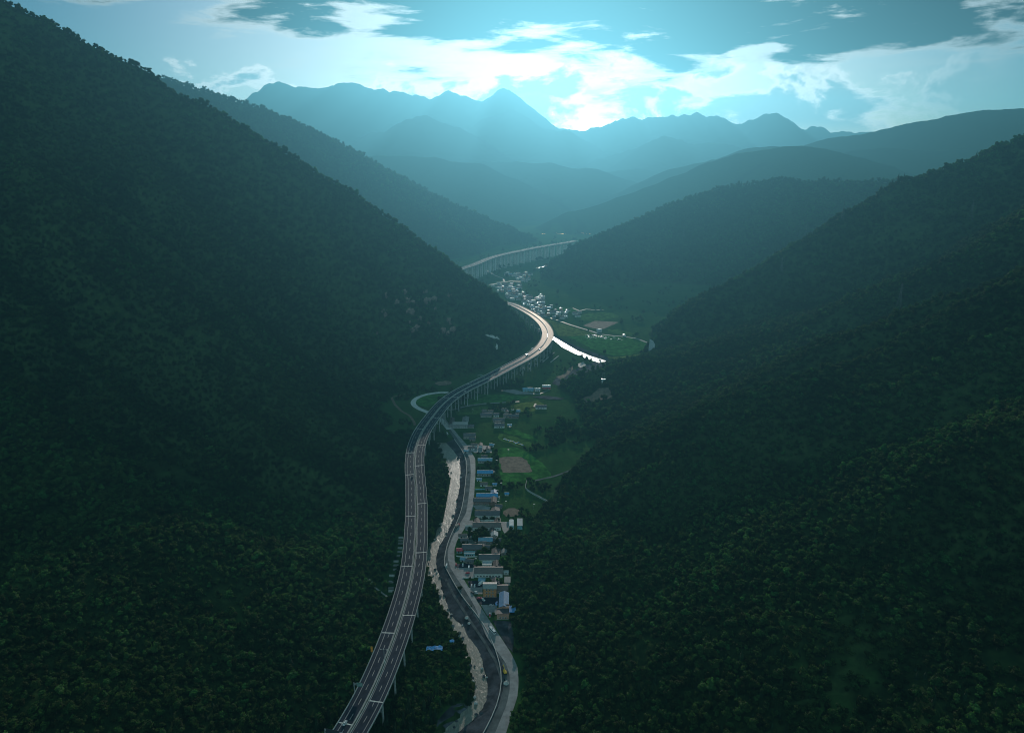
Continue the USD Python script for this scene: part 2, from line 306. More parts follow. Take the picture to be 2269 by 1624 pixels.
_rl = line([(966.9, 977.6), (979, 993), (988.6, 1012.7), (991.7, 1020.8), (997, 1042), (1000, 1066), (994, 1094), (987.4, 1119.7), (982, 1149.8), (967, 1186), (953, 1210), (948.8, 1231.4), (949.8, 1246.5), (957.4, 1272.3), (968, 1293.8), (974.5, 1311), (975, 1323), (985, 1345), (993.5, 1357.7), (1014, 1397), (1030.4, 1417.7), (1044, 1450), (1048.9, 1484.6), (1054.6, 1519), (1052.3, 1547), (1044, 1565.4), (1021, 1588.5), (993.5, 1611.5), (975, 1630), (920, 1680)])
_rr = line([(988.6, 977.6), (1003, 993), (1019, 1014), (1020.8, 1042), (1018.6, 1074.5), (1013, 1106.8), (1006.8, 1141), (991.7, 1175.5), (974.5, 1203.5), (966, 1229), (968, 1257), (976.7, 1276.6), (977.5, 1289.5), (980, 1304.5), (986.4, 1319.6), (993, 1342), (1002.7, 1362), (1030.4, 1385.4), (1033.9, 1401.5), (1053.5, 1422.3), (1067.3, 1447.7), (1072, 1477.7), (1080, 1500.8), (1080, 1542.3), (1067.3, 1567.7), (1048.9, 1588.5), (1021, 1611.5), (1000, 1632), (960, 1680)])
_wall = line([(733, 955), (770, 1010), (830, 1080), (850, 1130), (850, 1190)], Z4)
_wall = np.vstack([_wall, line([(1160, 100), (1150, 250), (1130, 450), (1105, 600), (1060, 720), (1010, 810), (950, 940), (920, 1080), (925, 1150), (960, 1230), (1040, 1370), (1110, 1490), (1180, 1600)], Z5)[1:], line([(1490, 360), (1700, 680), (1800, 900), (1830, 1010), (1800, 1150), (1760, 1300), (1690, 1450), (1640, 1554), (1560, 1650)], Z6)])
_vl = np.vstack([line([(974, 920.8), (983.8, 935.3), (1008, 964.3), (1027.3, 990.9), (1041, 1016.5), (1043.3, 1046.6), (1041, 1079), (1037, 1111), (1032.6, 1137), (1017.5, 1162.7), (1002.5, 1190.6), (992.8, 1216.4), (991.7, 1235.7), (997, 1257), (1013, 1283), (1032.6, 1311), (1054, 1347.5), (1076.5, 1408.5), (1099.6, 1440.8), (1120.4, 1468.5), (1129.6, 1496), (1129.6, 1526), (1122.7, 1560.8), (1106.5, 1600), (1085, 1655)])])
_vr = np.vstack([line([(980, 919), (996, 940), (1017.7, 966.7), (1037, 988.5), (1053, 1016.5), (1053.6, 1046.6), (1051, 1089.6), (1048.7, 1124), (1041, 1152), (1028, 1173.4), (1013, 1197), (1006.8, 1216.4), (1006.8, 1238), (1013, 1261.5), (1026, 1281), (1043.3, 1308.8), (1067, 1347.5), (1095, 1390), (1113.5, 1417.7), (1134.2, 1450), (1147, 1477.7), (1149.2, 1507.7), (1147, 1542.3), (1134.2, 1581.5), (1112, 1655)])])
_far_lo = line([(1205, 741), (1215, 747), (1228.4, 753.3), (1245.3, 767.8), (1274.3, 782.3), (1303.3, 794.4), (1330, 803)])
_bed_lo = line([(1330, 803), (1300, 815), (1265, 824), (1238, 838), (1222, 850)])
_far_up = line([(1207, 735), (1217, 740), (1229.6, 746), (1250, 758), (1279, 775), (1308, 787), (1350, 800)])
_bed_up = line([(1350, 800), (1325, 823), (1285, 832), (1262, 845), (1245, 858)])
def poly(*lines): return Polygon(np.vstack(lines)[:, :2]).buffer(0)
RIVER_POLY = poly(_rl, _rr[::-1]); BANK_POLY = poly(_rl, _wall[::-1]); ROAD_POLY = poly(_vl, _vr[::-1])
FAR_RIVER = poly(_far_lo, _far_up[::-1])

def deck_h(Y): return float(np.interp(Y, [700, 1200, 1500, 1770, 2150, 4000], [24, 25, 27, 30, 45, 47]))
DECK = line([(712, 1720), (752, 1660), (790, 1600), (816, 1554), (841, 1496), (864.5, 1438.5), (889.7, 1365), (908, 1300), (917, 1255), (921, 1197), (923.2, 1141), (919.5, 1052), (919, 1003.6), (925, 979.8), (940, 948), (957, 925.8), (983, 893.5), (1031, 861), (1082, 837), (1125, 814), (1154, 799.5), (1190, 777.5), (1209, 757), (1214.5, 739), (1206, 719.5), (1189, 703.5), (1168, 690), (1146, 678.5), (1127, 671), (1090, 667), (1055, 655), (1022, 634), (1003, 613), (1015, 598), (1040, 590), (1075, 576), (1110, 565), (1150, 556.5), (1200, 546.5), (1240, 540), (1275, 534)], h=deck_h)
DECK = smooth_line(DECK, 4.0)
_dt = np.gradient(DECK[:, :2], axis=0); _dt /= np.linalg.norm(_dt, axis=1, keepdims=True)
DECK_N = np.stack([_dt[:, 1], -_dt[:, 0]], 1)            # to the right of the way ahead
DECK_S = np.concatenate([[0], np.cumsum(np.linalg.norm(np.diff(DECK, axis=0), axis=1))])
DECK_LINE = LineString(DECK[:, :2])
import shapely
_v = line([(700, 1760), (860, 1270), (868, 1150), (868, 1050), (880, 960), (862, 915), (850, 885), (890, 856), (985, 846), (1050, 826), (1100, 806), (1150, 778), (1178, 755), (1180, 730), (1160, 703), (1120, 675), (1060, 636), (1000, 600), (1010, 580), (1150, 552), (1290, 545), (1320, 575), (1200, 606), (1200, 622), (1250, 645), (1310, 668), (1390, 690), (1405, 715), (1440, 738), (1452, 757), (1440, 775), (1400, 797), (1350, 802), (1308, 820), (1262, 842), (1222, 866), (1235, 890), (1225, 925), (1222, 960), (1265, 1008), (1292, 1030), (1240, 1072), (1228, 1112), (1190, 1140), (1180, 1175), (1150, 1225), (1132, 1290), (1146, 1340), (1142, 1385), (1150, 1440), (1162, 1500), (1158, 1570), (1135, 1640), (1100, 1760)])
FLOOR_POLY = Polygon(_v[:, :2]).buffer(0)
_m = (GZ > floor_z(GY) + 0.01)
_d = shapely.distance(FLOOR_POLY, shapely.points(GX[_m], GY[_m]))
_cap = floor_z(GY[_m]) + 1.35 * _d + 0.25 * np.clip(_d - 10, 0, None)
GZ[_m] = np.minimum(GZ[_m], _cap)
# the river bed and the viaduct's corridor are cut into the terrain
_in = shapely.contains_xy(BANK_POLY.union(RIVER_POLY).buffer(3.0), GX, GY)
GZ[_in] = np.minimum(GZ[_in], floor_z(GY[_in]) - 3.6)
_in = shapely.contains_xy(FAR_RIVER.buffer(4.0), GX, GY)
GZ[_in] = np.minimum(GZ[_in], floor_z(GY[_in]) - 2.6)
_in = shapely.contains_xy(DECK_LINE.buffer(19.0), GX, GY) & (GY < 1790)
if _in.any():
    near = np.array([DECK_LINE.project(Point(a, b)) for a, b in zip(GX[_in], GY[_in])])
    GZ[_in] = np.minimum(GZ[_in], np.interp(near / DECK_LINE.length, np.linspace(0, 1, len(DECK)), DECK[:, 2]) - 7.0)
for _e in (LineString(_vr[:, :2]).buffer(6.0), ROAD_POLY.buffer(4.0)):
    _in = shapely.contains_xy(_e, GX, GY); GZ[_in] = np.minimum(GZ[_in], floor_z(GY[_in]))

# ------------------------------------------------------------------ materials
def simple(name, color, rough=0.8, var=0.25, scale=0.3, spec=0.3, metallic=0.0, detail=4.0, color2=None, bump=0.0):
    g = G(); pos = g.add('geometry', 'position')
    n = g.noise(pos, scale, detail, 0.6)
    c2 = color2 or tuple(c * (1 - var) for c in color); c1 = tuple(min(c * (1 + var * 0.6), 0.95) for c in color) if color2 is None else color
    col = g.mix(g.mr(n, 0.3, 0.7), c1, c2)
    kw = dict(base_color=col, roughness=rough, specular_ior_level=spec, metallic=metallic)
    if bump: kw['normal'] = g.add('bump', 'normal', height=n, strength=bump, distance=1.0)
    g.mat('/World/Looks/' + name, surface=g.add('principled_bsdf', 'BSDF', **kw))

def ground_material():
    g = G(); pos = g.add('geometry', 'position')
    n1, n2 = g.noise(pos, 0.012, 6, 0.6), g.noise(pos, 0.12, 5, 0.65)
    forest = g.mix(g.mr(n2, 0.3, 0.7), (0.016, 0.034, 0.014), (0.035, 0.062, 0.022))
    grass = g.mix(g.mr(n1, 0.35, 0.65), (0.030, 0.085, 0.026), (0.055, 0.110, 0.034))
    grass = g.mix(g.mr(n2, 0.45, 0.75), grass, (0.032, 0.058, 0.022))
    flat = g.add('separate_xyz', 'z', vector=g.add('geometry', 'normal'))
    col = g.mix(g.mr(flat, 0.96, 0.992), forest, grass)
    vor = g.add('voronoi_texture', 'distance', vector=pos, scale=0.11, feature='smooth_f1', smoothness=0.4)
    steep = g.mr(flat, 0.97, 0.93)
    b = g.add('bump', 'normal', height=g.m('multiply', g.m('add', g.m('multiply', vor, -1.0), n2), steep), strength=0.7, distance=4.0)
    print('far end', _fy[-1]) if False else None
    g.mat('/World/Looks/ground', surface=g.add('principled_bsdf', 'BSDF', base_color=col, roughness=0.95, specular_ior_level=0.0, normal=b))
ground_material()

struct('terrain', (np.stack([GX, GY, GZ], -1).reshape(-1, 3), grid_faces(*GX.shape)), 'ground', 'forested valley floor and steep hillsides on both sides of the viaduct', smooth=True)

_fx = np.unique(np.concatenate([np.arange(-8000, -4800, 80), np.arange(-4800, XS[0], 24), np.linspace(XS[0], XS[-1], 140), np.arange(XS[-1] + 24, 5200, 24), np.arange(5200, 8000, 80)]))
_fy = np.unique(np.concatenate([np.linspace(-2500, YS[0], 60), np.linspace(YS[0], YS[-1], 80), YS[-1] + np.cumsum(np.linspace(24, 46, 215))]))
FX, FY = np.meshgrid(_fx, _fy); FZ = height(FX, FY)
inside = (FX[:-1, :-1] >= XS[0] - 1e-6) & (FX[:-1, 1:] <= XS[-1] + 1e-6) & (FY[:-1, :-1] >= YS[0] - 1e-6) & (FY[1:, :-1] <= YS[-1] + 1e-6)
struct('mountains', (np.stack([FX, FY, FZ], -1).reshape(-1, 3), grid_faces(len(_fy), len(_fx), ~inside)), 'ground', 'far blue mountain ranges with jagged peaks closing the valley', smooth=True)

# ------------------------------------------------------------------ haze
TOP = max(float(GZ.max()), float(FZ.max()), CAM_Z) + 40
bx = trimesh.creation.box((16400, 14000, TOP + 30)); bx.apply_translation((0, 4400, (TOP + 30) / 2 - 20))
g = G(); vol = g.add('principled_volume', 'volume', color=HAZE_COLOR, density=HAZE_DENSITY, anisotropy=HAZE_G)
g.mat('/World/Looks/haze_look', volume=vol)
tag(obj('haze', bx, 'haze_look'), 'pale blue haze filling the whole valley', None, None, 'stuff')
print('haze top', TOP)

# ------------------------------------------------------------------ river, banks, roads, fields
def strip(a, b, step=4.0, da=0.0, db=0.0, cols=3, wob=0.0, seed=1):
    """A sheet between two lines a (left) and b (right), raised by da and db."""
    L = max(LineString(a[:, :2]).length, LineString(b[:, :2]).length); n = int(L / step) + 2
    p, q = resample(a, n=n), resample(b, n=n)
    for r in (p, q):
        for _ in range(2): r[1:-1] = 0.25 * r[:-2] + 0.5 * r[1:-1] + 0.25 * r[2:]
    if wob:
        rng = np.random.default_rng(seed); p[:, 0] += rng.normal(0, wob, n); q[:, 0] += rng.normal(0, wob, n)
    p[:, 2] += da; q[:, 2] += db
    t = np.linspace(0, 1, cols)[None, :, None]
    v = p[:, None] * (1 - t) + q[:, None] * t
    return v.reshape(-1, 3), grid_faces(n, cols)[:, ::-1]
def ribbon(c, width, dz=0.0, step=3.0, drape=True, cols=3):
    """A path of a width along a line of ground points, laid on the terrain."""
    c = resample(np.asarray(c, float), step)
    t = np.gradient(c[:, :2], axis=0); t /= np.linalg.norm(t, axis=1, keepdims=True) + 1e-9
    n = np.stack([t[:, 1], -t[:, 0]], 1); w = np.linspace(-0.5, 0.5, cols)
    xy = c[:, None, :2] + n[:, None] * (w * width)[None, :, None]
    z = H(xy[..., 0], xy[..., 1]).max(1, keepdims=True) if drape else np.repeat(c[:, 2:3], 1, 1)
    v = np.concatenate([xy, np.repeat(z + dz, cols, 1)[..., None]], -1)
    return v.reshape(-1, 3), grid_faces(len(c), cols)[:, ::-1]
def patch(pts, dz, cell=4.0, z=ID, ground=True, jag=0.0, seed=0):
    """A flat plot inside an outline, laid on the terrain."""
    q = line(pts, z)[:, :2]; pg = Polygon(q).buffer(0)
    if jag:
        rng = np.random.default_rng(seed); r = resample(np.vstack([q, q[:1]]), 5.0)[:-1]; pg = Polygon(r + rng.normal(0, jag, r.shape)).buffer(0)
    if pg.geom_type != 'Polygon': pg = max(pg.geoms, key=lambda a: a.area)
    v, f = trimesh.creation.triangulate_polygon(pg.segmentize(cell), engine='earcut')
    m = trimesh.Trimesh(np.c_[v, np.zeros(len(v))], f)
    m = m.subdivide_to_size(cell * 2.2) if len(f) else m
    m.vertices[:, 2] = H(m.vertices[:, 0], m.vertices[:, 1]) + dz
    if len(m.faces) and m.face_normals[:, 2].mean() < 0: m.invert()
    PLOTS.append(pg)
    return m
PLOTS = []

def road_surface(name, c, polish, gloss_rough, rough):
    g = G(); pos = g.add('geometry', 'position'); n = g.noise(pos, 0.15, 5, 0.6); n2 = g.noise(pos, 0.55, 4, 0.6)
    col = g.mix(g.mr(n, 0.3, 0.7), tuple(x * 1.15 for x in c), tuple(x * 0.75 for x in c))
    a = g.add('principled_bsdf', 'BSDF', base_color=col, roughness=rough, specular_ior_level=0.03)
    b = g.add('glossy_bsdf', 'BSDF', color=(1.0, 0.88, 0.74), roughness=gloss_rough)
    g.mat('/World/Looks/' + name, surface=g.add('mix_closure', 'closure', fac=g.m('multiply', polish, g.mr(n2, 0.3, 0.7, 0.5, 1.3)), closure1=a, closure2=b))
road_surface('asphalt', (0.026, 0.036, 0.056), 0.006, 0.23, 0.65)
simple('asphalt_dry', (0.07, 0.072, 0.075), 0.8, 0.2, 0.1, 0.1)  # asphalt copy for the far deck, sun glint left out of the surface
simple('ramp_concrete', (0.62, 0.63, 0.63), 0.7, 0.15, 0.2, 0.3)
road_surface('concrete_road', (0.28, 0.29, 0.30), 0.010, 0.27, 0.6)
simple('concrete', (0.33, 0.34, 0.33), 0.7, 0.25, 0.3, 0.3)
simple('gravel', (0.070, 0.078, 0.092), 0.95, 0.6, 0.09, 0.02, detail=8, bump=0.4)
simple('shoulder', (0.13, 0.145, 0.15), 0.9, 0.4, 0.1, 0.03, detail=7)
simple('earth', (0.20, 0.15, 0.115), 0.9, 0.35, 0.2, 0.15, detail=6)
simple('crop', (0.060, 0.175, 0.040), 0.9, 0.5, 0.11, 0.0, detail=6)
simple('meadow', (0.085, 0.165, 0.045), 0.9, 0.5, 0.11, 0.0, detail=8)
simple('yellow_meadow', (0.135, 0.180, 0.050), 0.9, 0.5, 0.11, 0.0, detail=8)
simple('marking', (0.72, 0.72, 0.70), 0.6, 0.2, 0.5, 0.3)
simple('rock', (0.17, 0.115, 0.095), 0.9, 0.45, 0.4, 0.2, detail=6, bump=0.5)
simple('pale_rock', (0.42, 0.42, 0.41), 0.85, 0.35, 0.5, 0.2, detail=6)

g = G(); pos = g.add('geometry', 'position')
mp = g.add('mapping', 'vector', vector=pos, scale=(0.55, 0.16, 0.3))
r1, r2 = g.noise(mp, 1.0, 5, 0.62, 1.5), g.noise(pos, 0.035, 3)
b = g.add('bump', 'normal', height=r1, strength=0.35, distance=1.0)
col = g.mix(g.mr(r1, 0.42, 0.72), (0.20, 0.195, 0.165), (0.44, 0.42, 0.355))
col = g.mix(g.mr(r2, 0.3, 0.7), col, (0.20, 0.195, 0.165))
wa = g.add('principled_bsdf', 'BSDF', base_color=col, roughness=0.30, specular_ior_level=0.4, ior=1.33, normal=b)
wb = g.add('glossy_bsdf', 'BSDF', color=(1.0, 0.97, 0.92), roughness=0.30, normal=b)
g.mat('/World/Looks/river_water', surface=g.add('mix_closure', 'closure', fac=0.02, closure1=wa, closure2=wb))

_rl2 = _rl.copy(); _rl2[:, 0] -= 7.0
struct('river', strip(_rl2, _rr, 3.0, -2.35, -2.35, 5), 'river_water', 'milky braided river running beside the village road')
struct('gravel_bank', strip(_rr, _wall, 3.0, -2.30, 0.06, 6, 0.5), 'gravel', 'dark gravel revetment between river and low wall')
struct('road_verge', strip(_wall, _vl, 3.0, 0.10, 0.12, 3), 'shoulder', 'grey verge between low wall and village road')
struct('village_road', strip(_vl, _vr, 3.0, 0.26, 0.26, 5), 'concrete_road', 'pale concrete road curving past the village houses')
_fl2, _fu2 = _far_lo.copy(), _far_up.copy()
struct('river', strip(_fl2, _fu2, 4.0, -1.5, -1.5, 4), 'river_water', 'glinting stretch of river under the viaduct curve')
struct('riverbed', strip(_bed_lo, _bed_up, 4.0, 0.35, 0.35, 4, 1.0), 'gravel', 'dry grey riverbed below the hill nose')
struct('gravel_bank', strip(_far_up[2:7] + [0, 0.2, 0], line([(1231, 744), (1262, 761), (1299, 777), (1347, 793)]) , 4.0, -1.4, 1.4, 3), 'gravel', 'dark stone bank above the glinting river')
struct('gravel_bank', patch([(1480, 1330), (1340, 1385), (1230, 1425), (1130, 1480), (1090, 1530), (1180, 1500), (1330, 1440), (1480, 1385), (1565, 1345)], 0.5, 5, Z3, jag=1.5), 'gravel', 'grey riverbed in front of the dark hill nose')
struct('gravel_bank', patch([(1480, 1270), (1380, 1265), (1290, 1300), (1230, 1370), (1180, 1480), (1130, 1554), (1230, 1554), (1300, 1490), (1420, 1390), (1500, 1300)], 0.15, 4, Z6, jag=0.8), 'gravel', 'grey gravel flat on the near left river bank')
struct('river', patch([(1190, 826), (1250, 815), (1360, 808), (1500, 780), (1580, 768), (1700, 745), (1745, 732), (1640, 730), (1500, 748), (1360, 790)], 0.5, 8, ZF), 'river_water', 'pale river bend below the distant viaduct')
# a dirt track along the river bank
struct('track', ribbon(line([(1250, 60), (1330, 220), (1470, 440), (1620, 660), (1730, 850), (1770, 960), (1800, 1060)], Z6), 2.2, 0.0, 3.0, False), 'shoulder', 'pale wheel track on the dark gravel bank')
_tr = stage.GetPrimAtPath('/World/track'); _tp = np.array(_tr.GetAttribute('points').Get())
_wl, _rr1 = LineString(_wall[:, :2]), LineString(_rr[:, :2])
for i, p in enumerate(_tp):
    a, c = _rr1.distance(Point(p[:2])), _wl.distance(Point(p[:2])); t = a / (a + c)
    _tp[i, 2] = floor_z(p[1]) - 2.30 + 2.36 * t + 0.22
_tr.GetAttribute('points').Set(Vt.Vec3fArray.FromNumpy(_tp.astype(np.float32)))

# loop ramp under the viaduct and the lanes around it
ramp = smooth_line(line([(800, 541), (720, 521), (600, 526), (480, 540), (390, 565), (335, 605), (330, 640), (370, 672), (450, 700), (520, 715), (580, 740), (620, 775), (655, 830), (690, 868)], Z4), 2.5)
struct('loop_ramp', ribbon(ramp, 8.5, 0.40, 2.5), 'ramp_concrete', 'pale ramp looping out from under the viaduct')
for pts, w, z, lab in [
    ([(720, 690), (800, 665), (900, 645), (1010, 632), (1130, 625), (1240, 617), (1330, 612)], 4.5, Z4, 'lane from the loop ramp towards the hamlet'),
    ([(160, 575), (190, 640), (250, 700), (330, 745), (365, 800), (375, 830)], 4.0, Z4, 'dirt lane curving down the slope left of the loop ramp'),
    ([(170, 570), (240, 555), (300, 540), (400, 525)], 3.5, Z4, 'dirt lane joining the loop ramp from behind'),
    ([(870, 868), (1000, 912), (1080, 932), (1180, 965), (1250, 990), (1330, 1015), (1430, 1045), (1530, 1078), (1640, 1092), (1750, 1100), (1870, 1120), (1985, 1165)], 5.0, Z3, 'pale lane along the far side of the green fields'),
    ([(690, 788), (760, 822), (870, 880)], 5.0, Z3, 'lane beside the expressway into the distant village'),
    ([(1280, 840), (1340, 865), (1400, 850), (1560, 860)], 4.0, Z3, 'lane behind the terraced plots'),
    ([(420, 1105), (520, 1090), (640, 1062), (790, 1045), (920, 1050), (1060, 1045)], 7.0, ZF, 'road bending through the distant village'),
    ([(380, 860), (520, 945), (660, 1000), (680, 1045)], 5.0, ZF, 'ramp road descending to the distant village'),
    ([(1215, 690), (1195, 735), (1205, 765)], 3.0, Z4, 'short bright lane down to the hamlet'),
    ([(1480, 630), (1465, 660)], 3.0, Z4, 'short bright lane behind the hamlet'),
    ([(1460, 1340), (1540, 1322), (1640, 1300), (1750, 1262), (1850, 1215), (1920, 1180)], 3.5, Z4, 'grey lane climbing from the meadow into the forest'),
]:
    struct('lane', ribbon(line(pts, z), w, 0.30, 3.0), 'earth' if 'dirt' in lab else 'shoulder' if 'forest' in lab else 'concrete_road', lab)
struct('stair_path', ribbon(line([(150, 1345), (200, 1390), (300, 1455), (385, 1512)], Z5), 1.8, 0.35, 2.0), 'concrete', 'narrow concrete steps on the left slope')
struct('stair_path', ribbon(line([(145, 1340), (175, 1360), (205, 1390)], Z5), 3.6, 0.30, 2.0), 'concrete', 'wider head of the concrete steps on the left slope')

for pts, mat, z, dz, lab in [
    ([(1218, 1102), (1390, 1092), (1560, 1085), (1700, 1098), (1830, 1108), (1930, 1140), (1955, 1175), (1905, 1240), (1790, 1270), (1650, 1275), (1560, 1250), (1450, 1210), (1320, 1140)], 'crop', Z3, .12, 'large even green field inside the river bend'),
    ([(985, 925), (1080, 950), (1250, 1000), (1400, 1050), (1520, 1080), (1390, 1090), (1215, 1098), (1150, 1092), (1122, 1050), (1090, 990)], 'yellow_meadow', Z3, .10, 'olive meadow between the viaduct curve and the lane'),
    ([(1300, 905), (1450, 880), (1640, 880), (1710, 920), (1600, 940), (1440, 965), (1310, 940)], 'meadow', Z3, .12, 'pale green terrace behind the brown plot'),
    ([(1372, 1000), (1480, 955), (1620, 962), (1700, 968), (1560, 1030), (1470, 1025)], 'earth', Z3, .14, 'brown plot behind the far lane'),
    ([(1110, 845), (1200, 832), (1290, 845), (1330, 872), (1240, 885), (1120, 865)], 'crop', Z3, .12, 'small green plot beside the distant village'),
    ([(1600, 1030), (1720, 1040), (1880, 1080), (1760, 1090), (1600, 1060)], 'meadow', Z3, .12, 'narrow green plot beyond the lane'),
    ([(1560, 1285), (1700, 1285), (1880, 1262), (1960, 1200), (1975, 1240), (1860, 1290), (1700, 1312)], 'yellow_meadow', Z3, .10, 'yellowish strip between green field and dark hill'),
    ([(375, 585), (480, 552), (600, 545), (690, 545), (600, 590), (560, 650), (500, 665), (420, 650), (375, 625)], 'crop', Z4, .12, 'green plot inside the loop ramp'),
    ([(835, 610), (900, 570), (960, 548), (1200, 545), (1330, 562), (1440, 562), (1350, 590), (1200, 612), (1050, 632), (860, 640)], 'crop', Z4, .12, 'bright green field right of the loop ramp'),
    ([(1235, 655), (1350, 625), (1500, 600), (1560, 640), (1480, 700), (1360, 705), (1250, 690)], 'yellow_meadow', Z4, .12, 'yellow green meadow behind the hamlet'),
    ([(740, 700), (900, 670), (1040, 650), (1050, 700), (960, 730), (760, 735)], 'meadow', Z4, .10, 'meadow between the lane and the long grey building'),
    ([(1140, 1128), (1200, 1120), (1350, 1118), (1400, 1148), (1450, 1255), (1330, 1265), (1175, 1262)], 'earth', Z4, .22, 'bare ploughed plot among green meadows'),
    ([(1130, 1040), (1300, 1030), (1420, 1080), (1560, 1190), (1640, 1310), (1480, 1345), (1280, 1370), (1180, 1380), (1150, 1260), (1135, 1130)], 'crop', Z4, .10, 'green meadow around the ploughed plot'),
    ([(1245, 262), (1440, 258), (1470, 330), (1400, 370), (1245, 385)], 'meadow', Z5, .12, 'fenced grass yard between two blue roofed houses'),
    ([(1150, 850), (1300, 870), (1460, 930), (1500, 975), (1380, 950), (1180, 890)], 'crop', Z4, .12, 'upper terrace step of the dark green slope'),
    ([(1140, 900), (1280, 930), (1440, 990), (1500, 1030), (1330, 1030), (1140, 960)], 'meadow', Z4, .14, 'lower terrace step of the dark green slope'),
]: struct('field', patch(pts, dz, 5, z, jag=0.6, seed=len(lab)), mat, lab)
for pts, z, lab in [
    ([(450, 455), (820, 450), (830, 640), (550, 640), (470, 520)], ZC, 'pale concrete forecourt with a red car'),
    ([(660, 830), (920, 815), (925, 945), (760, 950)], ZC, 'pale concrete forecourt beside the orange house'),
    ([(890, 1145), (1190, 1150), (1200, 1330), (1010, 1345)], ZC, 'pale concrete forecourt by the blue roofed house'),
    ([(745, 620), (900, 610), (1075, 640), (1060, 695), (800, 690)], ZB, 'grey courtyard in front of the brown house'),
    ([(610, 900), (745, 895), (745, 1110), (600, 1080)], ZB, 'pale forecourt left of the courtyard house'),
    ([(1260, 920), (1420, 920), (1420, 1070), (1340, 1140), (1300, 1080)], ZB, 'dusty yard beside the two white sheds'),
    ([(860, 980), (1000, 960), (1180, 985), (1240, 1050), (1240, 1080), (1000, 1080), (900, 1040)], ZQ, 'paved yard behind the upper blue roofed house'),
    ([(1150, 510), (1280, 500), (1350, 520), (1500, 540), (1620, 500), (1520, 545), (1300, 545)], Z4, 'pale yard by the far hamlet'),
]: struct('forecourt', patch(pts, 0.20, 5, z), 'concrete_road', lab)
for pts, z, lab in [
    ([(640, 700), (960, 690), (920, 815), (690, 825)], ZC, 'dark asphalt yard with parked white cars'),
    ([(770, 985), (1235, 1000), (1230, 1140), (880, 1140)], ZC, 'dark asphalt yard between orange and blue houses'),
    ([(420, 380), (640, 370), (820, 400), (820, 445), (450, 450)], ZC, 'dark asphalt strip with cars behind the pale forecourt'),
    ([(1700, 470), (1880, 480), (1910, 640), (1900, 780), (1840, 720), (1750, 560)], Z6, 'dark lay by beside the village road bend'),
]: struct('yard', patch(pts, 0.17, 5, z), 'asphalt' if 'asphalt' in lab else 'gravel', lab)
struct('yard', patch([(1310, 720), (1400, 670), (1550, 665), (1640, 700), (1640, 790), (1480, 840), (1330, 815)], 0.2, 5, ZB, jag=1.0), 'earth', 'bare brown ground behind the two white sheds')
def rt(px, py, lift=0.0):
    """Where the line of sight through a photograph point first meets the terrain."""
    r = ray(px, py); Y = np.linspace(200, 4200, 2600); k = Y / r[1]
    x, z = r[0] * k, CAM_Z + r[2] * k
    hit = np.nonzero(H(x, Y) + lift > z)[0]
    i = hit[0] if len(hit) else len(Y) - 1
    return np.array([x[i], Y[i], float(H(x[i], Y[i]))])
def slope_patch(pts, dz, z=ID, jag=1.5, seed=0):
    q = np.array([rt(*z(*p))[:2] for p in pts]); r = resample(np.vstack([q, q[:1]]), n=max(9, int(LineString(q).length / 5)))[:-1]
    pg = Polygon(r + np.random.default_rng(seed).normal(0, jag, r.shape)).buffer(0)
    if pg.geom_type != 'Polygon': pg = max(pg.geoms, key=lambda a: a.area)
    v, f = trimesh.creation.triangulate_polygon(pg, engine='earcut')
    m = trimesh.Trimesh(np.c_[v, np.zeros(len(v))], f).subdivide_to_size(7)
    m.vertices[:, 2] = H(m.vertices[:, 0], m.vertices[:, 1]) + dz
    if m.face_normals[:, 2].mean() < 0: m.invert()
    PLOTS.append(pg); return m
struct('bare_slope', slope_patch([(1960, 560), (2080, 500), (2165, 480), (2165, 590), (2050, 610), (1950, 620), (1880, 600)], 0.7, Z4, 2.0, 3), 'earth', 'reddish bare slope on the right hill nose')
struct('bare_slope', slope_patch([(1440, 572), (1560, 562), (1750, 586), (1700, 600), (1560, 592)], 0.7, Z4, 1.0, 4), 'gravel', 'grey cut along the foot of the right hill nose')
struct('bare_slope', slope_patch([(480, 1088), (520, 1084), (600, 1115), (620, 1135), (560, 1130), (500, 1112)], 0.8, Z3, 1.0, 5), 'pale_rock', 'pale rubble slide low on the left hillside')
struct('bare_slope', slope_patch([(575, 1180), (590, 1175), (590, 1230), (572, 1225)], 0.8, Z3, 0.6, 6), 'pale_rock', 'thin pale gully under the rubble slide')
for i, (pts, lab) in enumerate([([(1120, 1470), (1200, 1450), (1250, 1390), (1290, 1370), (1270, 1420), (1180, 1500)], 'pale eroded bank below the viaduct on the right'), ([(550, 450), (600, 435), (700, 430), (710, 462), (600, 470)], 'bare cut slope behind the loop ramp'), ([(1310, 1360), (1380, 1330), (1400, 1370), (1350, 1390)], 'pale concrete apron on the river bank')]):
    struct('bare_slope', slope_patch(pts, 0.7, Z3 if i != 1 else Z4, 0.8, 7 + i), 'earth' if i < 2 else 'concrete', lab)

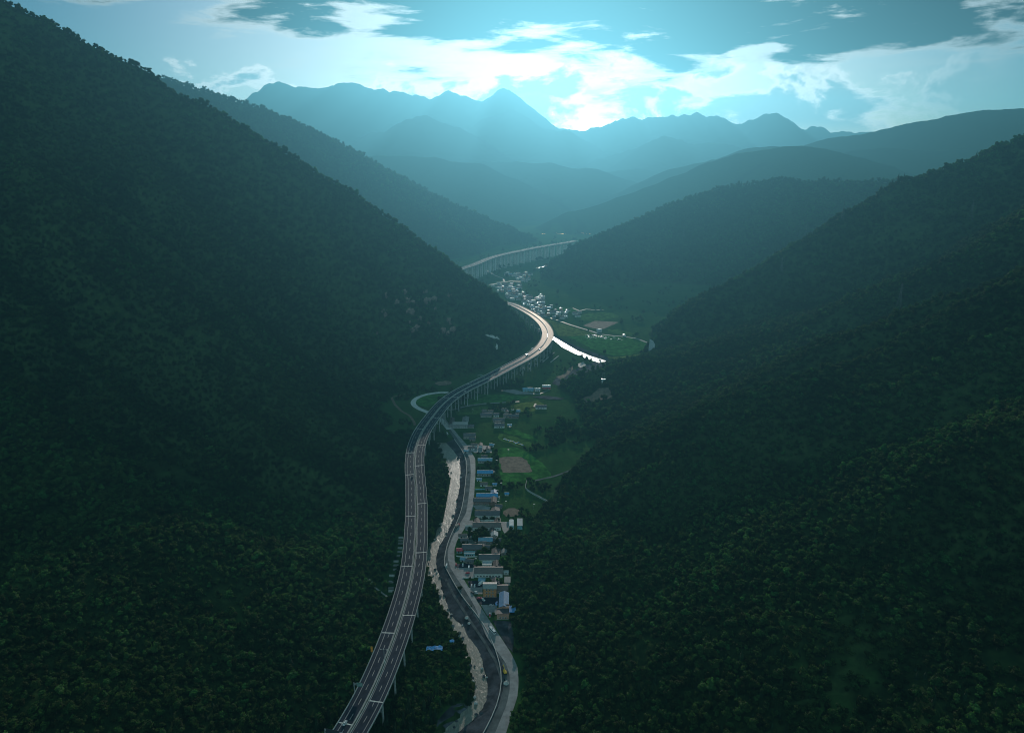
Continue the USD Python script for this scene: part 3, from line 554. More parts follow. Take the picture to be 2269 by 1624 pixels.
# ------------------------------------------------------------------ the viaducts
simple('parapet', (0.42, 0.43, 0.42), 0.65, 0.2, 0.2, 0.3)
simple('barrier_green', (0.10, 0.20, 0.17), 0.5, 0.2, 0.4, 0.4)
simple('galvanised', (0.30, 0.32, 0.33), 0.6, 0.2, 0.5, 0.3)
simple('pylon_steel', (0.11, 0.12, 0.12), 0.7, 0.2, 0.5, 0.2)
def box(x0, x1, y0, y1, z0, z1):
    m = trimesh.creation.box((x1 - x0, y1 - y0, z1 - z0)); m.apply_translation(((x0 + x1) / 2, (y0 + y1) / 2, (z0 + z1) / 2)); return m
def cat(ms): return trimesh.util.concatenate(ms)
def sweep(i0, i1, prof, closed=True, cap=True, skip=1):
    """Sweeps a profile of (offset to the right, height over the deck line) along the deck line."""
    k = np.unique(np.r_[np.arange(i0, i1, skip), i1]); pr = np.array(prof, float)
    v = np.concatenate([DECK[k, None, :2] + DECK_N[k, None] * pr[None, :, :1], (DECK[k, None, 2:] + pr[None, :, 1:])], -1)
    n, m = len(k), len(pr); f = []
    for j in range(m if closed else m - 1):
        a, b = np.arange(n - 1) * m + j, np.arange(n - 1) * m + (j + 1) % m
        f += [np.stack([a, b, b + m], 1), np.stack([a, b + m, a + m], 1)]
    if cap and closed:
        f.append(np.array([[0, j + 1, j] for j in range(1, m - 1)])); f.append(np.array([[(n - 1) * m, (n - 1) * m + j, (n - 1) * m + j + 1] for j in range(1, m - 1)]))
    t = trimesh.Trimesh(v.reshape(-1, 3), np.vstack(f), process=False); t.fix_normals(); return t
def index_at(px, py):
    p = GP(px, py, deck_h); return int(np.argmin(np.hypot(DECK[:, 0] - p[0], DECK[:, 1] - p[1])))
def rect(o0, o1, z0, z1): return [(o0, z0), (o0, z1), (o1, z1), (o1, z0)]
I_NEAR_END = int(np.argmin(np.abs(DECK[:, 1] - 1930) + (DECK_S < 1000) * 9e9)); LAST = len(DECK) - 1
def frame_at(s):
    """Point, right-hand normal and direction of the deck line at a distance along it."""
    p = np.array([np.interp(s, DECK_S, DECK[:, k]) for k in range(3)]); i = min(int(np.searchsorted(DECK_S, s)), LAST)
    return p, DECK_N[i], _dt[i]
def build_viaduct(name, label, i0, i1, skip, marks, pier_step, joints):
    t = thing(name, label, 'viaduct')
    for side in (-1, 1):
        lo, hi = (-12.2, -0.5) if side < 0 else (0.5, 12.2)
        w = [(lo, -0.05), (hi, -0.05), (hi, -0.45), (hi - 2.4 if side > 0 else hi - 1.0, -0.8), (hi - 3.0 if side > 0 else hi - 1.6, -2.2), (lo + 1.6 if side > 0 else lo + 3.0, -2.2), (lo + 1.0 if side > 0 else lo + 2.4, -0.8), (lo, -0.45)]
        obj('deck', sweep(i0, i1, w, skip=skip), 'concrete', t)
        a, b = (lo + .55, hi - .5) if side < 0 else (lo + .5, hi - .55)
        obj('carriageway', sweep(i0, i1, rect(a, b, -0.045, 0.0), skip=skip), 'asphalt' if marks else 'asphalt_dry', t)
        out = (lo, lo + .5) if side < 0 else (hi - .5, hi)
        obj('parapet', sweep(i0, i1, [(out[0], -0.04), (out[0] + .1, 0.95), (out[1] - .12, 0.95), (out[1], -0.04)], skip=skip), 'parapet', t)
        inn = (hi - .45, hi) if side < 0 else (lo, lo + .45)
        obj('median_barrier', sweep(i0, i1, rect(inn[0], inn[1], -0.04, 0.8), skip=skip), 'parapet', t)
        if marks:
            mk = []
            for o in ((lo + 3.4, lo + 3.62), (hi - 1.25, hi - 1.05)) if side < 0 else ((lo + 1.05, lo + 1.25), (hi - 3.62, hi - 3.4)):
                mk.append(sweep(i0, i1, [(o[0], 0.012), (o[1], 0.012)], closed=False))
            obj('edge_line', cat(mk), 'marking', t)
            c = lo + 7.0 if side < 0 else hi - 7.0
            d = []
            for s in np.arange(DECK_S[i0] + 3, min(DECK_S[i1], DECK_S[i0] + 1700), 15.0):
                (p, n, tt), L = frame_at(s), 6.0
                q = np.array([[p[0] + n[0] * (c + o) + tt[0] * l, p[1] + n[1] * (c + o) + tt[1] * l] for o, l in ((-.11, 0), (.11, 0), (.11, L), (-.11, L))])
                zz = np.interp(s + np.array([0, 0, L, L]), DECK_S, DECK[:, 2]) + 0.012
                d.append(trimesh.Trimesh(np.c_[q, zz], [[0, 1, 2], [0, 2, 3]], process=False))
            obj('lane_dashes', cat(d), 'marking', t)
            for pxy in joints[0 if side < 0 else 1]:
                s = DECK_S[index_at(*pxy)]; (p, n, tt) = frame_at(s)
                q = np.array([[p[0] + n[0] * o + tt[0] * l, p[1] + n[1] * o + tt[1] * l, p[2] + z] for z in (0.016, 0.03) for o, l in ((a + .1, -.45), (b - .1, -.45), (b - .1, .45), (a + .1, .45))])
                obj('expansion_joint', trimesh.Trimesh(q, [[4, 5, 6], [4, 6, 7], [0, 1, 5], [0, 5, 4], [1, 2, 6], [1, 6, 5], [2, 3, 7], [2, 7, 6], [3, 0, 4], [3, 4, 7]], process=False), 'marking', t)
    if marks:
        obj('anti_glare_screen', cat([sweep(i0, i1, rect(-0.07, 0.07, 1.15, 1.35)), *[(lambda p, n, tt: (lambda m: (m.apply_translation((p[0], p[1], p[2] + .3)), m)[1])(trimesh.creation.box((.14, .14, 1.9))))(*frame_at(s)) for s in np.arange(DECK_S[i0], DECK_S[i1], 12)]]), 'barrier_green', t)
    for s in np.arange(DECK_S[i0] + 12, DECK_S[i1] - 5, pier_step):
        p, n, tt = frame_at(s); ang = math.atan2(n[1], n[0])
        R = trimesh.transformations.rotation_matrix(ang, (0, 0, 1)); R[:3, 3] = p
        for c in (-6.3, 6.3):
            legs, low = [], []
            for o in (-2.9, 2.9):
                q = p[:2] + n * (c + o); gz = float(H(q[0], q[1])) - 1.0
                if p[2] - 3.2 - gz < 2.0: continue
                m = trimesh.creation.cylinder(radius=0.85 if marks else 1.9, height=p[2] - 3.2 - gz, sections=10); m.apply_translation((c + o, 0, (gz + p[2] - 3.2) / 2 - p[2])); legs.append(m); low.append(gz)
            if len(legs) < 2: continue
            cap = box(c - 4.6, c + 4.6, -1.0, 1.0, -3.3, -2.25); cap.apply_transform(R)
            pr = obj('pier', cap, 'concrete', t)
            for m in legs: m.apply_transform(R); obj('column', m, 'concrete' if marks else 'parapet', pr)
            top, gz = p[2] - 3.3, max(low)
            for q in range(1, 4):
                z = top - 9.0 * q
                if z > gz + 5:
                    m = box(c - 2.2, c + 2.2, -.6, .6, z - p[2], z - p[2] + 1.1); m.apply_transform(R); obj('cross_beam', m, 'concrete', pr)
    return t
JL = [(885, 1052.6), (890, 1142.9), (884, 1256.8), (862, 1404.5), (790, 1609), (910, 1003), (930, 950), (985, 880), (1040, 850)]
JR = [(925, 1033), (930, 1117.5), (925, 1225), (905, 1364.6), (835, 1554), (935, 985), (960, 926), (1010, 880), (1085, 840)]
viaduct = build_viaduct('viaduct', 'long grey expressway viaduct winding up the valley beside the river', 0, I_NEAR_END, 1, True, 30.0, (JL, JR))
far_viaduct = build_viaduct('viaduct', 'pale distant viaduct on tall piers above the far village', I_NEAR_END, LAST, 3, False, 36.0, None)

# ------------------------------------------------------------------ houses
def roofing(name, c, rough, spec, metallic=0.0, scale=9.0, var=0.35):
    g = G(); o = g.add('texture_coordinate', 'object'); pos = g.add('geometry', 'position')
    wv = g.add('wave_texture', 'fac', vector=pos, scale=scale / 10, distortion=0.6, wave_type='bands', bands_direction='x')
    n = g.noise(pos, 0.5, 6, 0.65); rnd = g.add('object_info', 'random')
    col = g.mix(g.mr(n, 0.3, 0.75), c, tuple(x * (1 - var) for x in c))
    col = g.mix(g.m('multiply', g.mr(wv, 0.35, 0.1), 0.35), col, tuple(x * 0.55 for x in c))
    b = g.add('bump', 'normal', height=wv, strength=0.35, distance=0.08)
    g.mat('/World/Looks/' + name, surface=g.add('principled_bsdf', 'BSDF', base_color=col, roughness=rough, specular_ior_level=spec, metallic=metallic, normal=b))
roofing('tile_grey', (0.085, 0.085, 0.095), 0.55, 0.4)
roofing('tile_brown', (0.13, 0.105, 0.10), 0.6, 0.35)
roofing('sheet_blue', (0.06, 0.24, 0.46), 0.40, 0.5, 0.0, 14)
roofing('sheet_steel_blue', (0.13, 0.26, 0.36), 0.42, 0.5, 0.0, 14)
roofing('sheet_pale', (0.45, 0.50, 0.53), 0.40, 0.5, 0.2, 14)
roofing('sheet_red', (0.45, 0.05, 0.07), 0.45, 0.5, 0.0, 14)
roofing('sheet_metal', (0.62, 0.62, 0.62), 0.32, 0.5, 0.75, 14)
roofing('slab_grey', (0.24, 0.25, 0.25), 0.6, 0.4, 0.0, 2)
for nm, c in [('wall_white', (0.55, 0.55, 0.53)), ('wall_grey', (0.27, 0.27, 0.27)), ('wall_brown', (0.16, 0.10, 0.075)), ('wall_stone', (0.28, 0.24, 0.21)), ('wall_orange', (0.46, 0.20, 0.085)), ('wall_salmon', (0.44, 0.23, 0.16)), ('wall_teal', (0.16, 0.36, 0.42)), ('trim_white', (0.62, 0.62, 0.60)), ('wood_dark', (0.05, 0.035, 0.03)), ('tarp_blue', (0.10, 0.30, 0.62)), ('red_paint', (0.5, 0.03, 0.05)), ('plastic_white', (0.7, 0.7, 0.72)), ('orange_paint', (0.65, 0.25, 0.04)), ('yellow_paint', (0.60, 0.38, 0.05))]:
    simple(nm, c, 0.75, 0.2, 0.6, 0.3)
simple('glass_dark', (0.02, 0.025, 0.03), 0.12, 0.2, 1.0, 0.6)
simple('black_rubber', (0.02, 0.02, 0.02), 0.8, 0.2, 1.0, 0.2)

def gable_x(x0, x1, y0, y1, z0, rise, over=0.6, th=0.18):
    """A pitched roof with its ridge along x, as two slabs and a ridge cap."""
    ym, run = (y0 + y1) / 2, (y1 - y0) / 2
    k = rise / run; ms = []
    for s in (-1, 1):
        ye = ym + s * (run + over); ze = z0 - over * k
        p = [(x0 - over, ym, z0 + rise), (x1 + over, ym, z0 + rise), (x1 + over, ye, ze), (x0 - over, ye, ze)]
        v = np.array(p + [(a, b, c + th) for a, b, c in p])
        m = trimesh.Trimesh(v, [[0, 1, 2], [0, 2, 3], [4, 6, 5], [4, 7, 6], [0, 5, 1], [0, 4, 5], [1, 6, 2], [1, 5, 6], [2, 7, 3], [2, 6, 7], [3, 4, 0], [3, 7, 4]], process=False); m.fix_normals(); ms.append(m)
    ms.append(box(x0 - over, x1 + over, ym - .18, ym + .18, z0 + rise + th * .8, z0 + rise + th + .16))
    return cat(ms)
def walls_gable_x(x0, x1, y0, y1, h, rise):
    ym = (y0 + y1) / 2
    v = [(x, y, z) for x in (x0, x1) for y, z in ((y0, -1), (y1, -1), (y1, h), (ym, h + rise - .05), (y0, h))]
    f = [[0, 1, 2], [0, 2, 3], [0, 3, 4], [5, 7, 6], [5, 8, 7], [5, 9, 8]]
    for i in range(5): j = (i + 1) % 5; f += [[i, i + 5, j + 5], [i, j + 5, j]]
    m = trimesh.Trimesh(v, f, process=False); m.fix_normals(); return m
def turn(m, W, D):
    """From ridge along x over D x W to ridge along y over W x D."""
    m.apply_transform(np.array([[0, 1, 0, 0], [1, 0, 0, 0], [0, 0, 1, 0], [0, 0, 0, 1.0]])); m.invert(); return m
def block(t, x0, x1, y0, y1, h, roof, rise, rm, wm):
    if roof == 'gable':
        obj('wall', walls_gable_x(x0, x1, y0, y1, h, rise), wm, t); return obj('roof', gable_x(x0, x1, y0, y1, h, rise), rm, t)
    if roof == 'gable_y':
        obj('wall', turn(walls_gable_x(y0, y1, x0, x1, h, rise), 0, 0), wm, t); return obj('roof', turn(gable_x(y0, y1, x0, x1, h, rise), 0, 0), rm, t)
    if roof == 'flat':
        obj('wall', box(x0, x1, y0, y1, -1, h), wm, t)
        r = obj('roof', box(x0 - .3, x1 + .3, y0 - .3, y1 + .3, h + .003, h + .28), rm, t)
        obj('parapet', cat([box(x0 - .3, x1 + .3, y0 - .3, y0 - .1, h + .283, h + .8), box(x0 - .3, x1 + .3, y1 + .1, y1 + .3, h + .283, h + .8), box(x0 - .3, x0 - .1, y0 - .097, y1 + .097, h + .283, h + .8), box(x1 + .1, x1 + .3, y0 - .097, y1 + .097, h + .283, h + .8)]), wm, r); return r
    if roof == 'shed':
        obj('wall', box(x0, x1, y0, y1, -1, h), wm, t); o = .5
        v = np.array([(x0 - o, y0 - o, h + .02), (x1 + o, y0 - o, h + .02), (x1 + o, y1 + o, h + rise), (x0 - o, y1 + o, h + rise)]); v = np.vstack([v, v + [0, 0, .15]])
        m = trimesh.convex.convex_hull(v); obj('wall', trimesh.convex.convex_hull([(x0, y0, h - .1), (x1, y0, h - .1), (x0, y1, h - .1), (x1, y1, h - .1), (x0, y1, h + rise - .1), (x1, y1, h + rise - .1)]), wm, t)
        return obj('roof', m, rm, t)
    if roof == 'barrel':
        obj('wall', box(x0, x1, y0, y1, -1, h), wm, t); a = np.linspace(0, math.pi, 11); W = (x1 - x0) / 2 + .25
        pr = [(-W * math.cos(q), rise * math.sin(q)) for q in a]; pg = Polygon(pr)
        m = trimesh.creation.extrude_polygon(pg, y1 - y0 + .8); m.apply_transform(trimesh.transformations.rotation_matrix(math.pi / 2, (1, 0, 0))); m.apply_translation(((x0 + x1) / 2, y1 + .4, h + .003))
        return obj('roof', m, rm, t)
def windows(t, x0, x1, y, h0, n, w=1.3, hh=1.4, skip=(), door=None):
    xs = np.linspace(x0, x1, n + 2)[1:-1] if n else []
    for i, x in enumerate(xs):
        if i in skip: continue
        if door == i:
            d = obj('door', box(x - .8, x + .8, y - .09, y + .2, 0.0, 2.4), 'wood_dark', t); obj('frame', cat([box(x - .95, x - .803, y - .12, y + .2, 0, 2.55), box(x + .803, x + .95, y - .12, y + .2, 0, 2.55)]), 'trim_white', d); continue
        f = obj('window', cat([box(x - w / 2 - .12, x + w / 2 + .12, y - .12, y + .1, h0 - .12, h0), box(x - w / 2 - .12, x + w / 2 + .12, y - .12, y + .1, h0 + hh, h0 + hh + .12), box(x - w / 2 - .12, x - w / 2, y - .12, y + .1, h0, h0 + hh), box(x + w / 2, x + w / 2 + .12, y - .12, y + .1, h0, h0 + hh)]), 'trim_white', t)
        obj('pane', box(x - w / 2, x + w / 2, y - .06, y + .1, h0, h0 + hh), 'glass_dark', f)
HOUSE_POLY = []
def house(label, z, x0, x1, yb, D, h, roof, rise, rm, wm, nwin=4, door=None, wings=(), storeys=1, yb2=None, cat_='house'):
    a, b = GP(*z(x0, yb)), GP(*z(x1, yb2 if yb2 is not None else yb)); d = b - a; W = float(np.hypot(d[0], d[1])); rz = math.atan2(d[1], d[0])
    gz = min(float(H(a[0], a[1])), float(H(b[0], b[1]))) if False else float(floor_z(a[1]))
    t = thing('house' if cat_ == 'house' else cat_, label, cat_, (a[0], a[1], gz), rz)
    block(t, 0, W, 0, D, h, roof, rise, rm, wm)
    obj('foundation', box(-.25, W + .25, -.25, D + .25, -1.2, .35), 'concrete', t)
    for s in range(storeys):
        windows(t, 0.3, W - .3, 0.0, 1.0 + s * (h / storeys), nwin, door=door if s == 0 else None)
    for (wx0, wx1, wy0, wy1, wh, wr, wri, wrm) in wings:
        block(t, wx0 * W, wx1 * W, wy0, wy1, wh, wr, wri, wrm, wm)
    c, s = math.cos(rz), math.sin(rz); q = np.array([(-3, -3), (W + 3, -3), (W + 3, D + 3), (-3, D + 3)])
    HOUSE_POLY.append(Polygon(np.c_[a[0] + q[:, 0] * c - q[:, 1] * s, a[1] + q[:, 0] * s + q[:, 1] * c]))
    return t, W

house('L shaped house with bright blue sheet roof above the meadow fence', ZB, 812, 1205, 500, 9, 3.6, 'gable', 1.9, 'sheet_blue', 'wall_brown', 5, 2, [(.68, 1.0, 9.003, 17, 3.5, 'gable_y', 1.6, 'sheet_blue')])
house('brown timber house with slate roof directly below the blue L shaped roof', ZB, 755, 1075, 605, 10, 4.6, 'gable', 2.2, 'tile_grey', 'wall_brown', 6, 3, [(1.0, 1.33, -2.5, 11, 4.4, 'gable_y', 1.8, 'tile_brown')])
house('long white walled house with dark roof and a row of window openings', ZB, 785, 1245, 865, 11, 4.8, 'gable', 2.6, 'tile_grey', 'wall_white', 9, 4, [(.66, .98, 11.0, 18, 4.4, 'gable_y', 1.8, 'tile_brown')])
house('large brown roofed courtyard house with two rear wings', ZB, 745, 1262, 1085, 11, 4.6, 'gable', 2.4, 'tile_brown', 'wall_white', 10, 4, [(.02, .22, 11.0, 19, 4.2, 'gable_y', 1.5, 'tile_brown'), (.78, .99, 11.0, 20, 4.2, 'gable_y', 1.6, 'tile_brown'), (.25, .75, 18.0, 18.6, 2.6, 'flat', 0, 'slab_grey')])
house('small stone house with steel blue roof behind the garden rows', ZB, 850, 1105, 1338, 8, 3.6, 'gable', 1.8, 'sheet_steel_blue', 'wall_stone', 4, 2)
house('small pale gabled house right of the garden rows', ZB, 1090, 1205, 1240, 8, 3.8, 'gable_y', 1.7, 'sheet_pale', 'wall_stone', 2, None)
house('low brown roofed annex between garden rows and dark roofed house', ZB, 845, 990, 1375, 5, 3.0, 'gable', 1.2, 'tile_brown', 'wall_stone', 2)
house('dark roofed house between the red kiosk and the annex', ZB, 545, 905, 1490, 10, 3.8, 'gable', 2.2, 'tile_grey', 'wall_brown', 6, 3, [(1.0, 1.2, -1.0, 9, 3.4, 'gable_y', 1.2, 'tile_grey')])
house('small kiosk with red roof at the roadside', ZB, 440, 540, 1508, 5.5, 3.0, 'gable', 1.3, 'sheet_red', 'wall_teal', 2, 0)
house('flat roofed pale turquoise cabin in front of the dark roof', ZB, 580, 778, 1572, 4.5, 3.0, 'flat', 0, 'sheet_pale', 'wall_teal', 4, 1)
house('house with grey brown roof above the pale turquoise awning', ZC, 860, 1240, 358, 10, 4.2, 'gable', 2.2, 'tile_grey', 'wall_white', 6, 2, [(.62, 1.0, 10.0, 20, 4.2, 'gable_y', 1.9, 'tile_brown')])
house('small annex with pale turquoise flat roof between two long roofs', ZC, 920, 1095, 450, 6, 3.4, 'flat', 0, 'sheet_pale', 'wall_white', 3, 1)
house('long white house with brown roof and six square windows beside the red car', ZC, 775, 1298, 635, 12, 5.0, 'gable', 2.6, 'tile_brown', 'wall_white', 8, 4, [(.66, .9, 12.0, 22, 4.4, 'gable_y', 1.8, 'tile_brown')])
house('three storey orange block house with grey roof', ZC, 940, 1182, 1003, 10, 9.5, 'gable', 1.4, 'slab_grey', 'wall_orange', 3, None, (), 3)
house('low grey house with slate roof behind the orange block', ZC, 1185, 1395, 935, 9, 4.0, 'gable', 1.8, 'tile_brown', 'wall_grey', 3, 1, [(-.45, .25, 10, 17, 4.6, 'gable_y', 1.8, 'tile_grey')])
house('long bright blue roofed house standing end on to the village road', ZC, 1240, 1408, 1290, 22, 6.0, 'gable_y', 1.6, 'sheet_blue', 'wall_salmon', 2, None, (), 2)
house('low orange house with dark roof at the last forecourt', ZC, 1198, 1418, 1416, 8, 5.2, 'flat', 0, 'tile_grey', 'wall_salmon', 3, None, [(.55, 1.0, 8.0, 12, 6.6, 'flat', 0, 'tile_brown')])
house('left one of two white barrel roofed sheds', ZB, 1422, 1508, 1066, 13, 4.6, 'barrel', 1.2, 'plastic_white', 'wall_teal', 0, None, cat_='shed')
house('right one of two white barrel roofed sheds, with a notched end', ZB, 1580, 1668, 1062, 13, 4.8, 'shed', 1.6, 'sheet_pale', 'wall_teal', 0, None, cat_='shed')
house('grey lean to at the forest edge behind the orange block', ZC, 1340, 1440, 780, 8, 3.4, 'shed', 0.8, 'slab_grey', 'wall_grey', 1)
house('small pale roofed hut at the forest edge beside a bright lamp', ZC, 1275, 1375, 225, 7, 2.8, 'gable_y', 1.4, 'slab_grey', 'wall_stone', 1)
house('white flat hut right of the long white house', ZC, 1322, 1410, 585, 3, 2.4, 'flat', 0, 'sheet_pale', 'wall_white', 1)
house('blue roofed house at the roadside above the grass yard', ZQ, 1050, 1240, 1225, 9, 4.0, 'gable', 1.9, 'sheet_steel_blue', 'wall_stone', 5, 3)
house('second blue roofed house, next to the fenced grass yard', ZQ, 1040, 1250, 1400, 9, 4.2, 'gable', 1.9, 'sheet_blue', 'wall_stone', 5, 3, [(1.0, 1.14, 0, 7, 3.2, 'shed', .6, 'slab_grey')])
house('tiny blue roofed hut among the meadow trees', ZB, 1345, 1415, 432, 4, 2.4, 'gable', .9, 'sheet_blue', 'wall_white', 1)
house('tiny blue roofed hut in the corner of the grass yard', ZB, 1118, 1190, 252, 4, 2.4, 'gable', .9, 'sheet_blue', 'wall_white', 1)
house('tiny white hut on the right of the blue L shaped roof', ZB, 1205, 1245, 495, 3, 2.2, 'flat', 0, 'sheet_pale', 'wall_white', 1)
house('wide grey courtyard building by the bridge piers', ZQ, 700, 905, 745, 13, 6.0, 'gable', 2.0, 'slab_grey', 'wall_grey', 6, None, [(-.25, .02, 3, 30, 5.4, 'gable_y', 1.4, 'tile_brown'), (.6, 1.0, 14, 34, 5.6, 'gable_y', 1.6, 'slab_grey')], 2)
house('grey hip house with pale apron below the courtyard building', ZQ, 850, 1010, 888, 11, 4.4, 'gable', 2.4, 'tile_grey', 'wall_stone', 3, 1)
house('round topped grey hut right of the courtyard building', ZQ, 915, 990, 740, 6, 3, 'gable', 1.5, 'tile_grey', 'wall_stone', 1)
for lab, x0, x1, yb, D, rm, wm in [
    ('white fronted house in the middle of the hamlet', 1265, 1335, 590, 8, 'tile_grey', 'wall_white'),
    ('reddish roofed house left of the white fronted one', 1185, 1255, 555, 9, 'tile_brown', 'wall_stone'),
    ('dark roofed long house at the left end of the hamlet', 1085, 1235, 592, 8, 'tile_grey', 'wall_stone'),
    ('pink roofed barn behind the left end of the hamlet', 1105, 1165, 538, 6, 'tile_brown', 'wall_salmon'),
    ('pale blue roofed shed on top of the hamlet', 1515, 1625, 545, 8, 'sheet_steel_blue', 'wall_stone'),
    ('dark house below the pale blue shed roof', 1475, 1605, 610, 9, 'tile_grey', 'wall_brown'),
    ('small brown house beside the bright lane of the hamlet', 1400, 1465, 600, 7, 'tile_brown', 'wall_stone'),
    ('grey house in the second row of the hamlet', 1255, 1410, 665, 9, 'tile_grey', 'wall_stone'),
    ('lowest grey house of the hamlet with a pale porch', 1275, 1410, 740, 9, 'tile_grey', 'wall_white'),
    ('lone dark house at the forest edge above the hamlet', 1840, 1990, 480, 8, 'tile_grey', 'wall_white'),
    ('blue hall by the riverside hamlet beyond the viaduct', 1665, 1810, 240, 10, 'sheet_steel_blue', 'wall_teal'),
    ('glaring white hall with red edged roof at the hill nose', 1935, 2045, 205, 14, 'sheet_metal', 'red_paint'),
    ('low white hall between blue hall and glaring hall', 1830, 1900, 240, 8, 'sheet_metal', 'wall_white')]:
    house(lab, ZQ, x0, x1, yb, D, 3.6, 'gable', 2.0, rm, wm, max(2, int((x1 - x0) / 40)), 1)

# outbuildings between the roadside houses
rng = random.Random(3); SHEDS = []
for k, (W, D, h, rm, wm, lab) in enumerate([(8, 5, 2.8, 'tile_grey', 'wall_stone', 'grey tiled outbuilding'), (6, 4.5, 2.6, 'sheet_steel_blue', 'wall_white', 'steel blue roofed outbuilding'), (9, 5, 3.0, 'tile_brown', 'wall_white', 'brown tiled outbuilding')]):
    spots = []
    for z, x0, x1, y0, y1, n in [(ZB, 1130, 1290, 640, 900, 3), (ZB, 990, 1200, 1120, 1480, 3), (ZC, 1120, 1300, 140, 640, 3), (ZC, 560, 800, 160, 420, 1), (ZC, 900, 1240, 640, 740, 2), (ZQ, 860, 1240, 900, 1190, 3), (ZQ, 1060, 1250, 1430, 1600, 1), (ZB, 470, 760, 1140, 1330, 1), (ZQ, 1090, 1500, 500, 740, 3)]:
        for _ in range(n): spots.append(GP(*z(rng.uniform(x0, x1), rng.uniform(y0, y1))))
    first = None
    for p in spots:
        if any(q.contains(Point(p[:2])) for q in HOUSE_POLY): continue
        where = 'by the bottom forecourts' if p[1] < 620 else 'between the roadside gardens' if p[1] < 720 else 'near the courtyard houses' if p[1] < 860 else 'above the paved yard' if p[1] < 1010 else 'in the hamlet'
        rz = rng.choice([0.0, 1.57, 0.1, -0.12]); loc = (p[0], p[1], float(floor_z(p[1])))
        if first is None:
            first = thing('outbuilding', f'{lab} {where}', 'outbuilding', loc, rz, f'{lab}s {where}'); block(first, -W / 2, W / 2, -D / 2, D / 2, h, 'gable', 1.3, rm, wm); windows(first, -W / 2, W / 2, -D / 2, 1.0, 2, hh=1.0, door=0)
        else: copy(first, f'{lab} {where}', loc, rz, f'{lab}s {where}')
        HOUSE_POLY.append(Point(p[:2]).buffer(6))
# the distant village: a few models, then copies
rng = random.Random(7)
VM = []
for (W, D, h, rise, rm, wm) in [(13, 9, 5.5, 2.2, 'sheet_metal', 'wall_white'), (16, 9, 5.2, 2.4, 'tile_grey', 'wall_white'), (12, 10, 6, 2.0, 'sheet_steel_blue', 'wall_stone'), (18, 10, 6, 2.6, 'tile_brown', 'wall_white'), (10, 9, 8.5, 1.4, 'sheet_metal', 'wall_salmon')]: VM.append((W, D, h, rise, rm, wm))
VILLAGE = []
def scatter(z, x0, x1, y0, y1, n, slant=0.0):
    for _ in range(n):
        for _ in range(30):
            x, y = rng.uniform(x0, x1), rng.uniform(y0, y1)
            p = GP(*z(x + slant * (y - y0), y))
            if all(math.hypot(p[0] - q[0], p[1] - q[1]) > 12.5 for q in VILLAGE) and DECK_LINE.distance(Point(p[:2])) > 24 and H(p[0], p[1]) < p[2] + 4: VILLAGE.append(p); break
scatter(ZF, 900, 1140, 930, 1060, 14); scatter(ZF, 700, 920, 900, 960, 8); scatter(ZF, 560, 950, 1090, 1240, 34); scatter(ZF, 700, 1000, 1240, 1380, 26, 0.4)
scatter(ZF, 1000, 1350, 1300, 1480, 24); scatter(ZF, 1150, 1500, 1470, 1600, 22); scatter(ZF, 1480, 1780, 1540, 1620, 12); scatter(Z3, 950, 1060, 830, 920, 5); scatter(Z3, 1080, 1230, 870, 940, 10); scatter(Z3, 1270, 1370, 870, 920, 3)
VILLAGE += [GP(*ZF(485, 1135)), GP(*ZF(1325, 895)), GP(*Z3(1520, 1055)), GP(*Z3(1750, 1095)), GP(*Z3(985, 1052))]
names = {0: ('shiny metal roofed house of the distant village', 'shiny roofed houses of the distant village'), 1: ('grey tiled house of the distant village', 'grey tiled houses of the distant village'), 2: ('steel blue roofed house of the distant village', 'blue roofed houses of the distant village'),
         3: ('brown tiled house of the distant village', 'brown tiled houses of the distant village'), 4: ('tall salmon house of the distant village with metal roof', 'tall salmon houses of the distant village')}
protos = {}
for i, p in enumerate(VILLAGE):
    k = rng.choice([0, 0, 1, 1, 2, 3, 4]) if i < len(VILLAGE) - 5 else 0
    rz = rng.choice([0.1, 0.1, 0.25, -0.15, 1.6, -0.5]) + rng.uniform(-.1, .1)
    loc = (p[0], p[1], float(H(p[0], p[1])))
    if k not in protos:
        W, D, h, rise, rm, wm = VM[k]; t = thing('house', names[k][0], 'house', loc, rz, names[k][1])
        block(t, -W / 2, W / 2, -D / 2, D / 2, h, 'gable', rise, rm, wm); windows(t, -W / 2, W / 2, -D / 2, 1.2, 4, door=1); windows(t, -W / 2, W / 2, -D / 2, 3.6, 4, hh=1.2); protos[k] = t
    else: copy(protos[k], names[k][0], loc, rz, names[k][1], rng.uniform(.6, .9))
    HOUSE_POLY.append(Point(p[:2]).buffer(11))

